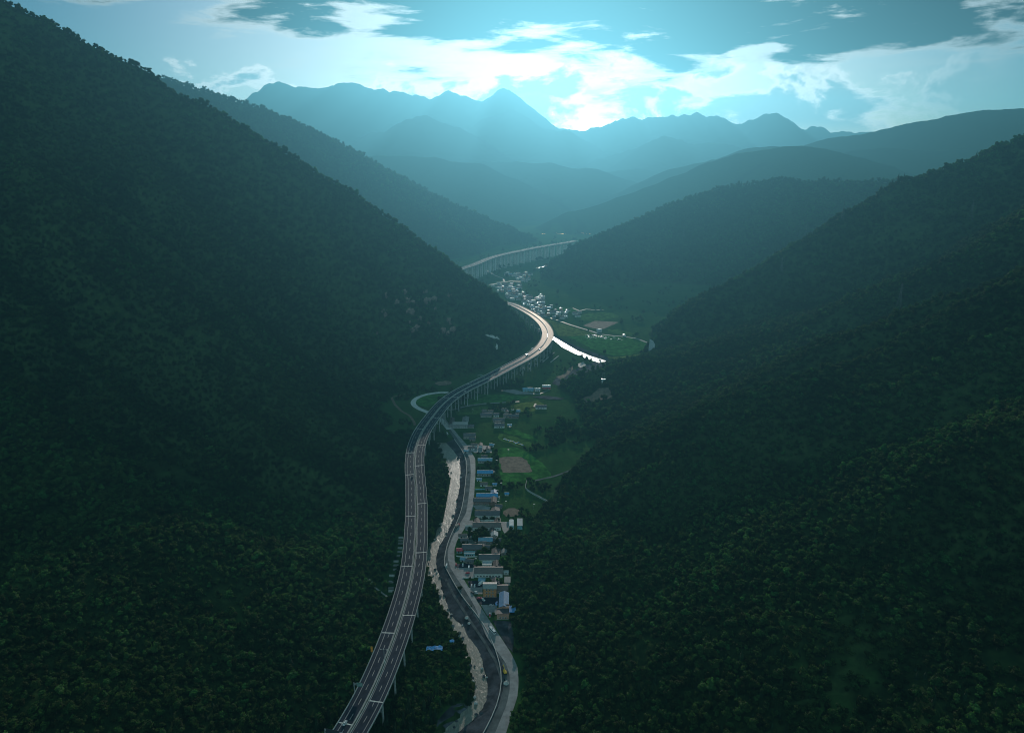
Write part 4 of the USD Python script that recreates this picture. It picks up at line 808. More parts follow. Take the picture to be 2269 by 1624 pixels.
# ------------------------------------------------------------------ vehicles, poles, masts, walls and other single things
for nm, c in [('paint_white', (0.75, 0.76, 0.78)), ('paint_red', (0.42, 0.02, 0.04)), ('paint_dark', (0.03, 0.035, 0.04)), ('paint_silver', (0.45, 0.46, 0.48)), ('paint_blue', (0.05, 0.12, 0.4))]: simple(nm, c, 0.25, 0.05, 1.0, 0.5)
def hexa(x0, x1, w0, w1, z0, z1, dx0=0.0, dx1=0.0):
    """A tapered block along x: bottom x0..x1, half width w0; top drawn in by dx0 and dx1, half width w1."""
    return trimesh.convex.convex_hull([(x0, -w0, z0), (x1, -w0, z0), (x1, w0, z0), (x0, w0, z0), (x0 + dx0, -w1, z1), (x1 - dx1, -w1, z1), (x1 - dx1, w1, z1), (x0 + dx0, w1, z1)])
def wheels(t, xs, w, r=0.33):
    for x in xs:
        for s in (-1, 1):
            m = trimesh.creation.cylinder(r, 0.24, sections=12); m.apply_transform(trimesh.transformations.rotation_matrix(math.pi / 2, (1, 0, 0))); m.apply_translation((x, s * w, r)); wh = obj('wheel', m, 'black_rubber', t)
            m = trimesh.creation.cylinder(r * .55, 0.26, sections=8); m.apply_transform(trimesh.transformations.rotation_matrix(math.pi / 2, (1, 0, 0))); m.apply_translation((x, s * w, r)); obj('rim', m, 'galvanised', wh)
def car(label, loc, rz, paint, kind='car'):
    t = thing('parked_car' if kind == 'car' else kind.replace(' ', '_'), label, kind, loc, rz)
    if kind in ('car',):
        obj('body', cat([hexa(-2.2, 2.2, .88, .84, .25, .78, .05, .1), hexa(-2.15, 2.1, .85, .78, .775, .95, .15, .25)]), paint, t)
        obj('windows', hexa(-1.75, 1.15, .78, .60, .94, 1.42, .45, .75), 'glass_dark', t); obj('roof', hexa(-1.25, .42, .62, .56, 1.41, 1.48, .1, .1), paint, t)
        for s in (-1, 1):
            obj('headlight', box(2.1, 2.22, s * .62 - .16, s * .62 + .16, .58, .74), 'trim_white', t); obj('tail_light', box(-2.24, -2.12, s * .62 - .16, s * .62 + .16, .6, .76), 'paint_red', t)
        wheels(t, (-1.35, 1.4), .80)
    elif kind in ('van', 'minibus', 'bus'):
        L, hgt, w = {'van': (2.4, 1.95, .86), 'minibus': (3.0, 2.4, .98), 'bus': (4.6, 2.9, 1.15)}[kind]
        obj('body', hexa(-L, L, w, w * .96, .3, 1.1, 0, 0), paint, t); obj('windows', hexa(-L + .03, L - .05, w * .955, w * .90, 1.1, hgt - .35, .02, .35), 'glass_dark', t)
        obj('roof', hexa(-L + .04, L - .38, w * .93, w * .82, hgt - .352, hgt, .05, .15), paint, t); wheels(t, (-L * .6, L * .6), w - .1, .38)
        if kind != 'van': obj('roof_vent', box(-.5, .4, -.4, .4, hgt, hgt + .2), 'glass_dark', t)
    else:
        obj('chassis', box(-3.6, 3.2, -.9, .9, .55, .85), 'paint_dark', t); c = obj('cab', hexa(1.7, 3.5, 1.1, 1.0, .85, 2.5, 0, .35), paint, t); obj('windscreen', box(3.1, 3.38, -.85, .85, 1.6, 2.2), 'glass_dark', c)
        obj('cargo_box', box(-3.7, 1.55, -1.15, 1.15, .88, 2.7), 'paint_white' if paint != 'paint_red' else 'wall_stone', t); wheels(t, (-2.6, -1.6, 2.6), 1.0, .48)
    return t
up = math.pi / 2
def at(z, x, y, dz=.2): p = GP(*z(x, y)); return (p[0], p[1], p[2] + dz)
car('white van standing at the edge of the pale forecourt', at(ZC, 668, 455), up, 'paint_white', 'van')
car('dark red car crosswise on the pale forecourt', at(ZC, 645, 555), 0.15 + math.pi, 'paint_red')
car('left of two white cars side by side on dark asphalt', at(ZC, 720, 795), up, 'paint_white')
car('right of two white cars side by side on dark asphalt', at(ZC, 776, 795), up, 'paint_white')
car('long white lorry parked slantwise behind the orange block', at(ZC, 895, 765), -2.2, 'paint_white', 'lorry')
car('white car slanted on the forecourt left of the orange block', at(ZC, 806, 920), 2.2, 'paint_white')
car('dark car leaving the forecourt for the village road', at(ZC, 735, 928), 2.2, 'paint_dark')
car('white car on the dark asphalt below the orange block', at(ZC, 940, 1058), 2.1, 'paint_white')
car('white car at the left end of the dark asphalt above the last forecourt', at(ZC, 868, 1030), 0.1, 'paint_red')
car('silver car beside the blue barrels on the last forecourt', at(ZC, 1092, 1163), 0.0, 'paint_silver')
car('white car at the dark strip behind the pale forecourt', at(ZC, 555, 405), up, 'paint_white')
car('small red car at the roadside behind the pale forecourt', at(ZC, 430, 400), up, 'paint_red')
car('white bus driving on the village road near the lay by', at(Z6, 1703, 580, .3), -1.05 + math.pi, 'paint_white', 'bus')
car('dark red lorry on the village road beside the wall', at(Z5, 1062, 758, .15), 1.0, 'paint_red', 'lorry')
car('white van by the end of the low wall', at(Z5, 950, 1165, .15), up, 'paint_white', 'van')
car('silver car driving down the upper village road', at(ZQ, 710, 805, .3), 2.2, 'paint_silver')
car('white minibus on the gravel left of the upper village road', at(ZQ, 625, 825, .2), 1.9, 'paint_white', 'minibus')
car('white van in the yard above the paved court', at(ZQ, 1005, 1010, .2), up, 'paint_white', 'van')
def on_deck(px, py, off):
    i = index_at(px, py); q = DECK[i, :2] + DECK_N[i] * off
    return (q[0], q[1], DECK[i, 2] + .01), math.atan2(_dt[i][1], _dt[i][0])
for lab, px, py, off, pt, kd in [('white car on the viaduct near the bottom edge', 773, 1607, -6.8, 'paint_white', 'car'), ('dark car on the viaduct below a white joint', 912, 1059, -3.6, 'paint_dark', 'car'), ('dark car in the shining viaduct curve', 1199, 775, 3.0, 'paint_dark', 'car'), ('dark lorry behind the shining viaduct curve', 1176, 789, -5.5, 'paint_dark', 'lorry'), ('grey van where the viaduct passes the loop ramp', 1020, 866, 8.0, 'paint_silver', 'van')]:
    (l, a) = on_deck(px, py, off); car(lab, l, a, pt, kd)

# excavator on the river bank
p = GP(*Z6(1822, 975)); t = thing('excavator', 'dark excavator with yellow arm digging at the end of the low wall', 'excavator', (p[0], p[1], p[2] + .1), 1.9)
for s in (-1, 1): obj('track', cat([hexa(-1.9, 1.9, .3, .3, .0, .8, -.0, 0)]).apply_translation((0, s * 1.1, 0)), 'black_rubber', t)
obj('body', hexa(-2.0, 1.2, 1.25, 1.2, .85, 1.9, .1, .1), 'yellow_paint', t); cb = obj('cab', hexa(-.1, 1.3, .5, .45, 1.9, 3.1, .05, .25).apply_translation((0, .6, 0)), 'yellow_paint', t); obj('window', box(.9, 1.28, .25, .95, 2.2, 2.9), 'glass_dark', cb)
def bar(a, b, r=0.1, sec=6):
    a, b = np.array(a, float), np.array(b, float); return trimesh.creation.cylinder(radius=r, segment=[a, b], sections=sec)
obj('boom', bar((1.1, -.3, 1.8), (4.2, -.3, 4.6), .24), 'yellow_paint', t); obj('arm', bar((4.2, -.3, 4.6), (6.2, -.3, 1.9), .18), 'yellow_paint', t); obj('bucket', hexa(5.7, 6.7, .55, .45, .8, 1.9, .3, 0).apply_translation((0, -.3, 0)), 'paint_dark', t)
for i, (x, y, r, lab) in enumerate([(1835, 1072, 2.6, 'pale heap of sand below the excavator'), (1455, 440, 1.8, 'pale gravel heap halfway along the river bank'), (1478, 492, 1.3, 'small pale heap below the gravel heap on the bank')]):
    p = GP(*Z6(x, y)); m = trimesh.creation.icosphere(3, 1.0); m.vertices *= [r, r * 1.1, r * .6]; m.vertices += (meshkit.fbm(m.vertices * 1.3, 3, i)[:, None] - .5) * .5 * r; o = obj('sand_heap', m, 'pale_rock'); UsdGeom.Xformable(o).AddTranslateOp().Set(Gf.Vec3d(p[0], p[1], p[2] - .6)); tag(o, lab, 'heap')

# low wall on the bank, walls and railings
def wall(name, label, pts, hgt, th, mat, base=-.5, drape=True):
    c = resample(np.asarray(pts, float), 3.0); t = np.gradient(c[:, :2], axis=0); t /= np.linalg.norm(t, axis=1, keepdims=True) + 1e-9; n = np.stack([t[:, 1], -t[:, 0]], 1)
    z = (H(c[:, 0], c[:, 1]) if drape else c[:, 2])[:, None]
    pr = [(-th / 2, base), (-th / 2, hgt), (th / 2, hgt), (th / 2, base)]; v = np.stack([np.c_[c[:, :2] + n * o, z + h] for o, h in pr], 1); k = len(c); f = []
    for j in range(4):
        a, b = np.arange(k - 1) * 4 + j, np.arange(k - 1) * 4 + (j + 1) % 4; f += [np.stack([a, b, b + 4], 1), np.stack([a, b + 4, a + 4], 1)]
    f.append(np.array([[0, 2, 1], [0, 3, 2], [(k - 1) * 4, (k - 1) * 4 + 1, (k - 1) * 4 + 2], [(k - 1) * 4, (k - 1) * 4 + 2, (k - 1) * 4 + 3]]))
    m = trimesh.Trimesh(v.reshape(-1, 3), np.vstack(f), process=False); m.fix_normals(); return tag(obj(name, m, mat), label, 'wall')
cuts = [(0, 4, 'upper pale river wall beside the road bend'), (4, 12, 'middle pale river wall below the blue roofed houses'), (12, 26, 'lower pale river wall running down to the excavator')]
for a, b, lab in cuts: wall('river_wall', lab, smooth_line(_wall[a:b + 1], 3.0) if b - a > 3 else _wall[a:b + 1], 0.75, 0.55, 'parapet', -1.0, False)
wall('retaining_wall', 'grey retaining wall bending down from the forest lane', line([(1780, 276), (1768, 330), (1762, 372), (1800, 402), (1850, 432), (1940, 480), (2030, 528)], Z5), 2.4, 0.5, 'concrete', -1)
wall('garden_wall', 'pale garden wall in front of the turquoise cabin', line([(430, 1570), (600, 1588), (830, 1578)], ZB), 1.3, .3, 'wall_white')
wall('garden_wall', 'white gate wall left of the courtyard house', line([(600, 1010), (745, 1008)], ZB), 2.2, .4, 'wall_white')
wall('garden_wall', 'white fence between the pale forecourt and the long white house', line([(760, 460), (762, 640)], ZC), 1.1, .2, 'trim_white')
wall('garden_wall', 'white edge wall below the forecourt with the red car', line([(550, 645), (760, 648)], ZC), 1.0, .25, 'trim_white')
wall('garden_wall', 'teal wall of the fenced grass yard', line([(790, 320), (1060, 318)], ZB), 1.6, .3, 'wall_teal')
for i, (y, x0, x1) in enumerate([(1195, 640, 830), (1215, 610, 832), (1240, 585, 833), (1265, 575, 820), (1285, 565, 812), (1305, 560, 812), (1325, 570, 805)]):
    m = strip(line([(x0, y - 4), (x1, y - 2)], ZB), line([(x0, y + 4), (x1, y + 6)], ZB), 2.0, .45, .45, 2); o = obj('garden_row', m, 'sheet_pale'); tag(o, 'pale covered planting row in the garden left of the steel blue roof', 'garden bed', 'covered planting rows of the roadside garden')

# plastic covers drying in the green field and on the terrace
rng = np.random.default_rng(5)
for i in range(80):
    u = rng.beta(1.1, 2.2); x = 1395 + u * 400; y = 1092 + u * 38 + rng.normal(0, 10) * (1 - u * .5)
    p = GP(*Z3(x, min(max(y, 1086), 1150))); w, l, h = rng.uniform(.4, 1.0), rng.uniform(.6, 1.7), rng.uniform(.4, .9)
    m = hexa(-l, l, w, w * .5, 0, h, .4, .4); o = obj('field_tent', m, ['plastic_white', 'sheet_pale', 'sheet_metal'][i % 3]); UsdGeom.Xformable(o).AddTranslateOp().Set(Gf.Vec3d(p[0], p[1], p[2] + .15)); o.GetAttribute('xformOpOrder'); UsdGeom.Xformable(o).AddRotateZOp().Set(float(rng.uniform(0, 180)))
    tag(o, 'small white cover lying in the large green field', 'plastic cover', 'white covers scattered in the green field')
for i in range(26):
    u = (i + rng.uniform(0, 1)) / 26; p = GP(*ZQ(1400 + 270 * u, 890 + 85 * u + rng.normal(0, 6))); m = hexa(-1.3, 1.3, .7, .4, 0, .6, .2, .2); o = obj('terrace_cover', m, ['plastic_white', 'tarp_blue', 'yellow_paint'][i % 3])
    UsdGeom.Xformable(o).AddTranslateOp().Set(Gf.Vec3d(p[0], p[1], p[2] + .2)); tag(o, 'bright plastic sheet lying in a row on the terrace edge', 'plastic cover', 'plastic sheets along the terrace edge')

# concrete slabs beside the viaduct
for i, (x, y) in enumerate([(480, 880), (478, 912), (475, 945), (472, 985), (468, 1025), (463, 1065), (430, 1125), (428, 1165), (425, 1215), (385, 1270), (380, 1335), (377, 1400), (378, 1432)]):
    q = rt(*Z5(x, y)); t = thing('slab_stack', 'pale concrete slab stack stepped down the bank left of the viaduct', 'slab stack', (q[0], q[1], q[2] + .3), rng.uniform(-.05, .05), 'concrete slab stacks on the left bank')
    for k in range(3): obj('slab', box(-2.6, 2.6, -1.0 + .1 * k, 1.0 + .1 * k, k * .45 - .2, k * .45 + .2), 'wall_grey' if i % 3 else 'parapet', t)
    obj('prop', box(-2.2, 2.2, -.6, .6, -3.0, -.21), 'concrete', t)

# solar street lamps and yard lamps
def lamp(label, z, x, y, hgt=7.0):
    p = GP(*z(x, y)); t = thing('street_lamp', label, 'street lamp', (p[0], p[1], p[2]), 0.0)
    obj('pole', bar((0, 0, -.3), (0, 0, hgt), .09), 'galvanised', t); a = obj('arm', bar((0, 0, hgt - .6), (1.2, -.3, hgt - .2), .06), 'galvanised', t); obj('lamp_head', box(.8, 1.5, -.5, -.1, hgt - .25, hgt - .1), 'trim_white', a)
    m = box(-1.0, 1.0, -.6, .6, -.03, .03); m.apply_transform(trimesh.transformations.rotation_matrix(.10, (1, 0, 0))); m.apply_translation((0, 0, hgt + .12)); obj('solar_panel', m, 'sheet_metal', t)
for lab, z, x, y in [('lamp with shining panel in the meadow below the retaining wall', ZB, 1887, 690), ('lamp with shining panel before the house with turquoise awning', ZC, 800, 390), ('lamp with shining panel beside the pale hut at the forest edge', ZC, 1206, 120), ('lamp at the right of the brown timber house', ZB, 1362, 630), ('lamp at the corner of the grass yard', ZB, 1272, 285), ('lamp beside the trees above the grass yard', ZQ, 1305, 1250), ('lamp at the ploughed plot', ZQ, 1466, 1100), ('lamp beside the lowest house of the hamlet', ZQ, 1485, 780), ('lamp on the lane towards the hamlet', ZQ, 975, 540), ('lamp at the right end of the brown timber house wing', ZB, 1220, 630)]: lamp(lab, z, x, y)

# signs on and beside the viaduct
(l, a) = on_deck(800, 1532, -13.2); t = thing('sign_gantry', 'steel sign gantry reaching out from the left parapet', 'sign gantry', (l[0], l[1], l[2] - 6), a - up)
obj('post', bar((0, 0, -14), (0, 0, 13), .28, 8), 'galvanised', t); obj('beam', cat([bar((-.2, 0, 12.2), (6.5, 0, 12.2), .14), bar((-.2, 0, 11.2), (6.5, 0, 11.2), .14), *[bar((x, 0, 11.2), (x + .7, 0, 12.2), .07) for x in np.arange(0, 6, .9)]]), 'galvanised', t); obj('sign_panel', box(2.0, 6.4, .16, .3, 9.8, 13.2), 'barrier_green', t)
(l, a) = on_deck(757, 1645, 0); t = thing('sign_gantry', 'dark overhead sign gantry spanning the left carriageway at the bottom edge', 'sign gantry', l, a - up)
for x in (-13.0, -.2): obj('post', bar((x, 0, -2 if x < -1 else 0), (x, 0, 8.5), .28, 8), 'galvanised', t)
obj('beam', cat([bar((-13, 0, z), (-.2, 0, z), .15) for z in (7.2, 8.4)] + [bar((x, 0, 7.2), (x + 1, 0, 8.4), .08) for x in np.arange(-13, -1.2, 1.3)]), 'galvanised', t); obj('sign_panel', box(-12.0, -2.0, -.3, -.16, 5.6, 9.4), 'paint_dark', t)
(l, a) = on_deck(976, 905, 0); 
for lab, px, py in [('portal gantry over the viaduct where it passes the hamlet', 1072, 841)]:
    (l, a) = on_deck(px, py, 0); t = thing('sign_gantry', lab, 'sign gantry', l, a - up)
    for x in (-12.8, 0.0): obj('post', bar((x, 0, -1), (x, 0, 7.5), .22, 8), 'galvanised', t)
    obj('beam', cat([bar((-12.8, 0, z), (0, 0, z), .13) for z in (6.6, 7.4)]), 'galvanised', t); obj('sign_panel', box(-9.0, -4.0, .15, .25, 5.6, 8.2), 'barrier_green', t)
(l, a) = on_deck(865, 1466, 0.0); t = thing('camera_pole', 'tall pole with crossed arms standing in the median of the viaduct', 'pole', l, a - up)
obj('pole', bar((0, 0, 0), (0, 0, 13), .16, 8), 'galvanised', t); obj('arm', bar((-2.6, 0, 12.2), (2.6, 0, 12.2), .10), 'galvanised', t); obj('arm', bar((0, -1.2, 12.9), (0, 1.2, 12.9), .08), 'galvanised', t)
for x in (-2.4, 2.4): obj('lamp_head', box(x - .45, x + .45, -.3, .3, 12.0, 12.25), 'trim_white', t)
obj('cabinet', box(-.35, .35, -.35, .35, 1.0, 2.4), 'trim_white', t)
(l, a) = on_deck(829, 1446, -13.6); t = thing('warning_board', 'narrow orange board standing outside the left parapet', 'warning board', (l[0], l[1], l[2] - 1), a - up)
obj('board', box(-.8, .8, -.08, .08, .6, 5.6), 'orange_paint', t); obj('post', bar((0, .15, -14), (0, .15, 5.2), .1), 'galvanised', t)
p = GP(*ZC(1062, 1366)); t = thing('roadside_pillar', 'red pillar at the corner of the last forecourt', 'pillar', p, 0)
obj('shaft', hexa(-.55, .55, .5, .4, 0, 3.6, .1, .1), 'red_paint', t); obj('base', box(-.8, .8, -.8, .8, -.3, .35), 'concrete', t); obj('cap', box(-.6, .6, -.6, .6, 3.605, 3.9), 'trim_white', t)
p = GP(*ZC(1465, 1275)); t = thing('tarpaulin_shelter', 'blue tarpaulin shelter right of the low orange house', 'shelter', p, 0.1)
m = hexa(-4.2, 4.2, 5.2, 4.4, 3.0, 3.35, .4, .4); obj('tarpaulin', m, 'tarp_blue', t)
for x in (-3.8, 3.8):
    for y in (-4.6, 4.6): obj('post', bar((x, y, -.5), (x, y, 3.05), .08), 'galvanised', t)
for i, (x, y) in enumerate([(1175, 1140), (1195, 1120), (1190, 1160)]):
    p = GP(*ZC(x, y)); m = trimesh.creation.cylinder(.75, 1.7, sections=14); o = obj('blue_barrel', m, 'tarp_blue'); UsdGeom.Xformable(o).AddTranslateOp().Set(Gf.Vec3d(p[0], p[1], p[2] + 1.0)); tag(o, 'large blue barrel on the last forecourt', 'barrel', 'blue barrels beside the blue roofed house')
# blue tarps in the riverside wood
for i, (x, y, w, l, lab) in enumerate([(1105, 790, 3.2, 2.4, 'larger blue tarpaulin in the riverside wood'), (1180, 785, 4.0, 2.6, 'dark blue tarpaulin right of the larger one in the riverside wood'), (1315, 718, 2.0, 1.4, 'small blue tarpaulin near the river in the wood')]):
    p = GP(*Z6(x, y)); v = np.array(np.meshgrid(np.linspace(-w, w, 9), np.linspace(-l, l, 7))).reshape(2, -1).T; zz = 4.2 + (meshkit.fbm(np.c_[v * .8, np.zeros(len(v))], 3, i) - .5) * 1.6 - (v[:, 0] / w) ** 2 * .8
    m = trimesh.Trimesh(np.c_[v, zz], grid_faces(7, 9)); m2 = m.copy(); m2.vertices[:, 2] -= .05; m2.invert(); o = obj('tarpaulin', cat([m, m2]), 'tarp_blue'); UsdGeom.Xformable(o).AddTranslateOp().Set(Gf.Vec3d(p[0], p[1], p[2] + 1.5)); tag(o, lab, 'tarpaulin')
    HOUSE_POLY.append(Point(p[:2]).buffer(5))

# hut with antenna mast on the right hill nose
q = rt(*Z4(2098, 452)); t = thing('antenna_hut', 'white hut with an antenna mast on the right hill nose', 'antenna station', (q[0], q[1], q[2] + 5), 0)
obj('hut', box(-3, 3, -2.5, 2.5, -6, 3), 'wall_white', t); obj('roof', box(-3.4, 3.4, -2.9, 2.9, 3.003, 3.4), 'sheet_pale', t)
for x in (-1.0, 1.2): m_ = obj('mast', cat([bar((x, 0, 3.4), (x, 0, 15), .14), bar((x - .8, 0, 13.5), (x + .8, 0, 13.5), .1)]), 'galvanised', t)
q = rt(*Z3(1998, 1225)); v = np.array([(-6, 0, -8), (5, 0, -8), (7, 0, 6), (3, 0, 13), (-4, 0, 17)]); v = np.vstack([v, v + [0, 1.2, 1]])
o = obj('slope_marker', trimesh.convex.convex_hull(v), 'sheet_pale'); UsdGeom.Xformable(o).AddTranslateOp().Set(Gf.Vec3d(q[0], q[1], q[2] + 4)); tag(o, 'pale slanting panel on the edge of the right hillside by the fields', 'marker')
q = rt(*Z4(1470, 130)); m = hexa(-8, 8, 4, 3, -2, 5, 1, 1); 
house('pale roadside house under the viaduct curve', Z4, 1440, 1490, 150, 8, 4, 'gable', 1.6, 'sheet_pale', 'wall_white', 2)
for lab, x0, y0, x1, y1 in [('upper long pale strip wall on the slope below the curve', 1545, 250, 1650, 165), ('lower long pale strip wall on the slope below the curve', 1615, 255, 1690, 195)]:
    wall('slope_strip', lab, line([(x0, y0), (x1, y1)], Z4), 1.0, 1.6, 'pale_rock')

# pylons of the power line
def pylon_mesh(hgt):
    out = []
    for k in (0, 1, 2, 3):
        sx, sy = [(-1, -1), (1, -1), (1, 1), (-1, 1)][k]
        out.append(bar((sx * 3.2, sy * 3.2, -2), (sx * .8, sy * .8, hgt * .62), .20, 4)); out.append(bar((sx * .8, sy * .8, hgt * .62), (sx * .25, sy * .25, hgt), .16, 4))
    br, n = [], 7
    for i in range(n):
        z0, z1 = hgt * .62 * i / n, hgt * .62 * (i + 1) / n; a, b = 3.2 - 2.4 * i / n, 3.2 - 2.4 * (i + 1) / n
        for s in (-1, 1):
            br += [bar((-a, s * a, z0), (b, s * b, z1), .10, 3), bar((a, s * a, z0), (-b, s * b, z1), .10, 3), bar((s * a, -a, z0), (s * b, b, z1), .10, 3), bar((s * a, a, z0), (s * b, -b, z1), .10, 3)]
    arms = [cat([bar((-L, 0, z), (L, 0, z), .16, 4), bar((-L, 0, z), (-.5, 0, z + 1.6), .10, 3), bar((L, 0, z), (.5, 0, z + 1.6), .10, 3)]) for z, L in ((hgt * .66, 5.5), (hgt * .78, 6.5), (hgt * .9, 4.8))]
    return cat(out), cat(br), arms
for i, (z, x, y, hgt, lab) in enumerate([(ID, 2150, 490, 42, 'lattice pylon highest on the right hillside'), (ID, 1991, 683, 36, 'lattice pylon on the lit spur at the right'), (ID, 1866, 490, 40, 'lattice pylon on the dark slope below the spruces'), (ID, 1514, 532, 40, 'lattice pylon on the middle spur facing the village'), (ID, 1785, 522, 36, 'faint lattice pylon between the two dark right slopes'), (ID, 1351, 530, 34, 'lattice pylon on the crest of the middle spur'), (ID, 1276, 562, 44, 'lattice pylon beside the end of the distant viaduct'), (ID, 1296, 470, 40, 'faint lattice pylon on the far hazy ridge'), (ID, 1474, 412, 40, 'faint lattice pylon higher on the far hazy ridge'), (ID, 1730, 610, 34, 'faint lattice pylon in the gully of the right slope')]):
    q = rt(*z(x, y)); t = thing('pylon', lab, 'pylon', (q[0], q[1], q[2] + 1), 0.5 + .2 * i); a, b, arms = pylon_mesh(hgt); obj('leg_frame', a, 'pylon_steel', t); obj('bracing', b, 'pylon_steel', t)
    for m in arms: obj('cross_arm', m, 'pylon_steel', t)

# rocks showing through the forest on the left flank
for i in range(34):
    x, y = rng.uniform(830, 1010), rng.uniform(650, 745); q = rt(x, y); m = trimesh.creation.icosphere(2, 1.0); s = rng.uniform(2.0, 5.5); m.vertices *= [s * 1.1, s * .7, s * 1.3]; m.vertices += (meshkit.noise(m.vertices * .45 + i * 7, i)[:, None] - .5) * s * 1.1
    o = obj('rock_outcrop', m, 'rock'); UsdGeom.Xformable(o).AddTranslateOp().Set(Gf.Vec3d(q[0], q[1], q[2] + 2.6)); tag(o, 'reddish rock showing through the forest on the left flank', 'rock', 'reddish rocks of the left flank')
for i in range(60):
    k = rng.integers(0, len(_rr) - 2); u = rng.uniform(); p = _rr[k] * (1 - u) + _rr[k + 1] * u if i % 2 else _rl[k] * (1 - u) + _rl[k + 1] * u
    m = trimesh.creation.icosphere(1, 1.0); s = rng.uniform(.7, 1.7); m.vertices *= [s, s * rng.uniform(.7, 1.3), s * .7]; m.vertices += rng.normal(0, .1 * s, m.vertices.shape)
    o = obj('boulder', m, ['pale_rock', 'gravel', 'shoulder'][i % 3]); UsdGeom.Xformable(o).AddTranslateOp().Set(Gf.Vec3d(p[0] + rng.uniform(-2, 2), p[1], p[2] - 2.0)); tag(o, 'boulder lying at the water line of the milky river', 'boulder', 'boulders along the river')

# ------------------------------------------------------------------ trees
def leaf_material(name, a, b, trans=0.45):
    g = G(); pos = g.add('geometry', 'position'); rnd = g.add('object_info', 'random'); isl = g.add('geometry', 'random_per_island')
    n = g.noise(pos, 0.011, 5, 0.6); n2 = g.noise(pos, 0.15, 3)
    col = g.mix(g.mr(n, 0.36, 0.64), a, b)
    hs = g.add('hsv', 'color', hue=g.mr(rnd, 0, 1, 0.465, 0.53, 'linear'), saturation=1.0, value=g.m('multiply', g.mr(rnd, 0, 1, 0.62, 1.35, 'linear'), g.mr(n2, 0.25, 0.75, 0.7, 1.25)), fac=1.0, color=col)
    d = g.add('principled_bsdf', 'BSDF', base_color=hs, roughness=0.75, specular_ior_level=0.12)
    t = g.add('translucent_bsdf', 'BSDF', color=g.mix(1.0, hs, (1.0, 1.4, 0.7), 'multiply'))
    g.mat('/World/Looks/' + name, surface=g.add('mix_closure', 'closure', fac=trans, closure1=d, closure2=t))
leaf_material('foliage', (0.030, 0.066, 0.020), (0.058, 0.098, 0.028))
leaf_material('light_foliage', (0.050, 0.125, 0.036), (0.080, 0.150, 0.048), 0.5)  # lighter leaf colour standing in for light on the slope ribs
leaf_material('conifer', (0.016, 0.042, 0.018), (0.028, 0.060, 0.024), 0.15)
simple('bark', (0.10, 0.08, 0.06), 0.9, 0.3, 2.0, 0.1)

def crown_broad(seed, n_lobe=7, n_leaf=130, R=3.6, Hh=8.0):
    """An uneven crown of leaf clumps around several lobes."""
    r = np.random.default_rng(seed); V, F = [], []; k = 0
    lobes = [(0, 0, Hh * .62, R * .72)] + [(r.uniform(-.6, .6) * R, r.uniform(-.6, .6) * R, Hh * r.uniform(.42, .9), R * r.uniform(.36, .58)) for _ in range(n_lobe - 1)]
    for (x, y, z, s) in lobes:
        m = trimesh.creation.icosphere(1, s * .8); m.vertices *= [1, 1, .85]; m.vertices += (meshkit.noise(m.vertices * .9 + seed, seed)[:, None] - .5) * s * .7; m.vertices += [x, y, z]
        V.append(m.vertices); F.append(m.faces + k); k += len(m.vertices)
    for _ in range(n_leaf):
        x, y, z, s = lobes[r.integers(len(lobes))]; d = r.normal(0, 1, 3); d[2] = abs(d[2]) * .9 - .25; d /= np.linalg.norm(d)
        c = np.array([x, y, z]) + d * s * r.uniform(.75, 1.12); a = np.cross(d + r.normal(0, .55, 3), r.normal(0, 1, 3)); a /= np.linalg.norm(a) + 1e-9; b = np.cross(d + r.normal(0, .4, 3), a); b /= np.linalg.norm(b) + 1e-9
        w = r.uniform(.35, .75)
        V.append(np.array([c - a * w, c - b * w * .8, c + a * w, c + b * w * .8])); F.append(np.array([[0, 1, 2], [0, 2, 3]]) + k); k += 4
    return trimesh.Trimesh(np.vstack(V), np.vstack(F), process=False)
def crown_conifer(seed, Hh=12.0, R=2.3, tiers=11):
    r = np.random.default_rng(seed); V, F, k = [], [], 0
    for t in range(tiers):
        u = t / (tiers - 1); z = 1.2 + (Hh - 1.6) * u; rad = R * (1 - u) ** .85 + .15; nb = 7 if u < .7 else 5
        for b in range(nb):
            a = 2 * math.pi * (b + r.uniform(-.3, .3)) / nb + t; L = rad * r.uniform(.75, 1.2); w = L * .40; d = np.array([math.cos(a), math.sin(a), 0]); s = np.array([-d[1], d[0], 0]); o = np.array([0, 0, z])
            V.append(np.array([o + [0, 0, .5], o + d * L * .55 + s * w + [0, 0, -.1 * L], o + d * L + [0, 0, -.38 * L], o + d * L * .55 - s * w + [0, 0, -.1 * L], o + d * L * .5 + [0, 0, .25]])); F.append(np.array([[0, 1, 4], [1, 2, 4], [2, 3, 4], [3, 0, 4]]) + k); k += 5
    c = trimesh.creation.cone(R * .5, Hh, sections=6); V.append(c.vertices + [0, 0, .6]); F.append(c.faces + k)
    return trimesh.Trimesh(np.vstack(V), np.vstack(F), process=False)
def trunk(h, r0, seed=0):
    q = np.random.default_rng(seed); ms = [trimesh.creation.cone(r0, h, sections=6)]
    for k in range(3): z = h * q.uniform(.4, .7); a = q.uniform(0, 6.28); ms.append(bar((0, 0, z), (math.cos(a) * h * .22, math.sin(a) * h * .22, z + h * .2), r0 * .35, 4))
    ms[0].apply_translation((0, 0, -.8)); return cat(ms)

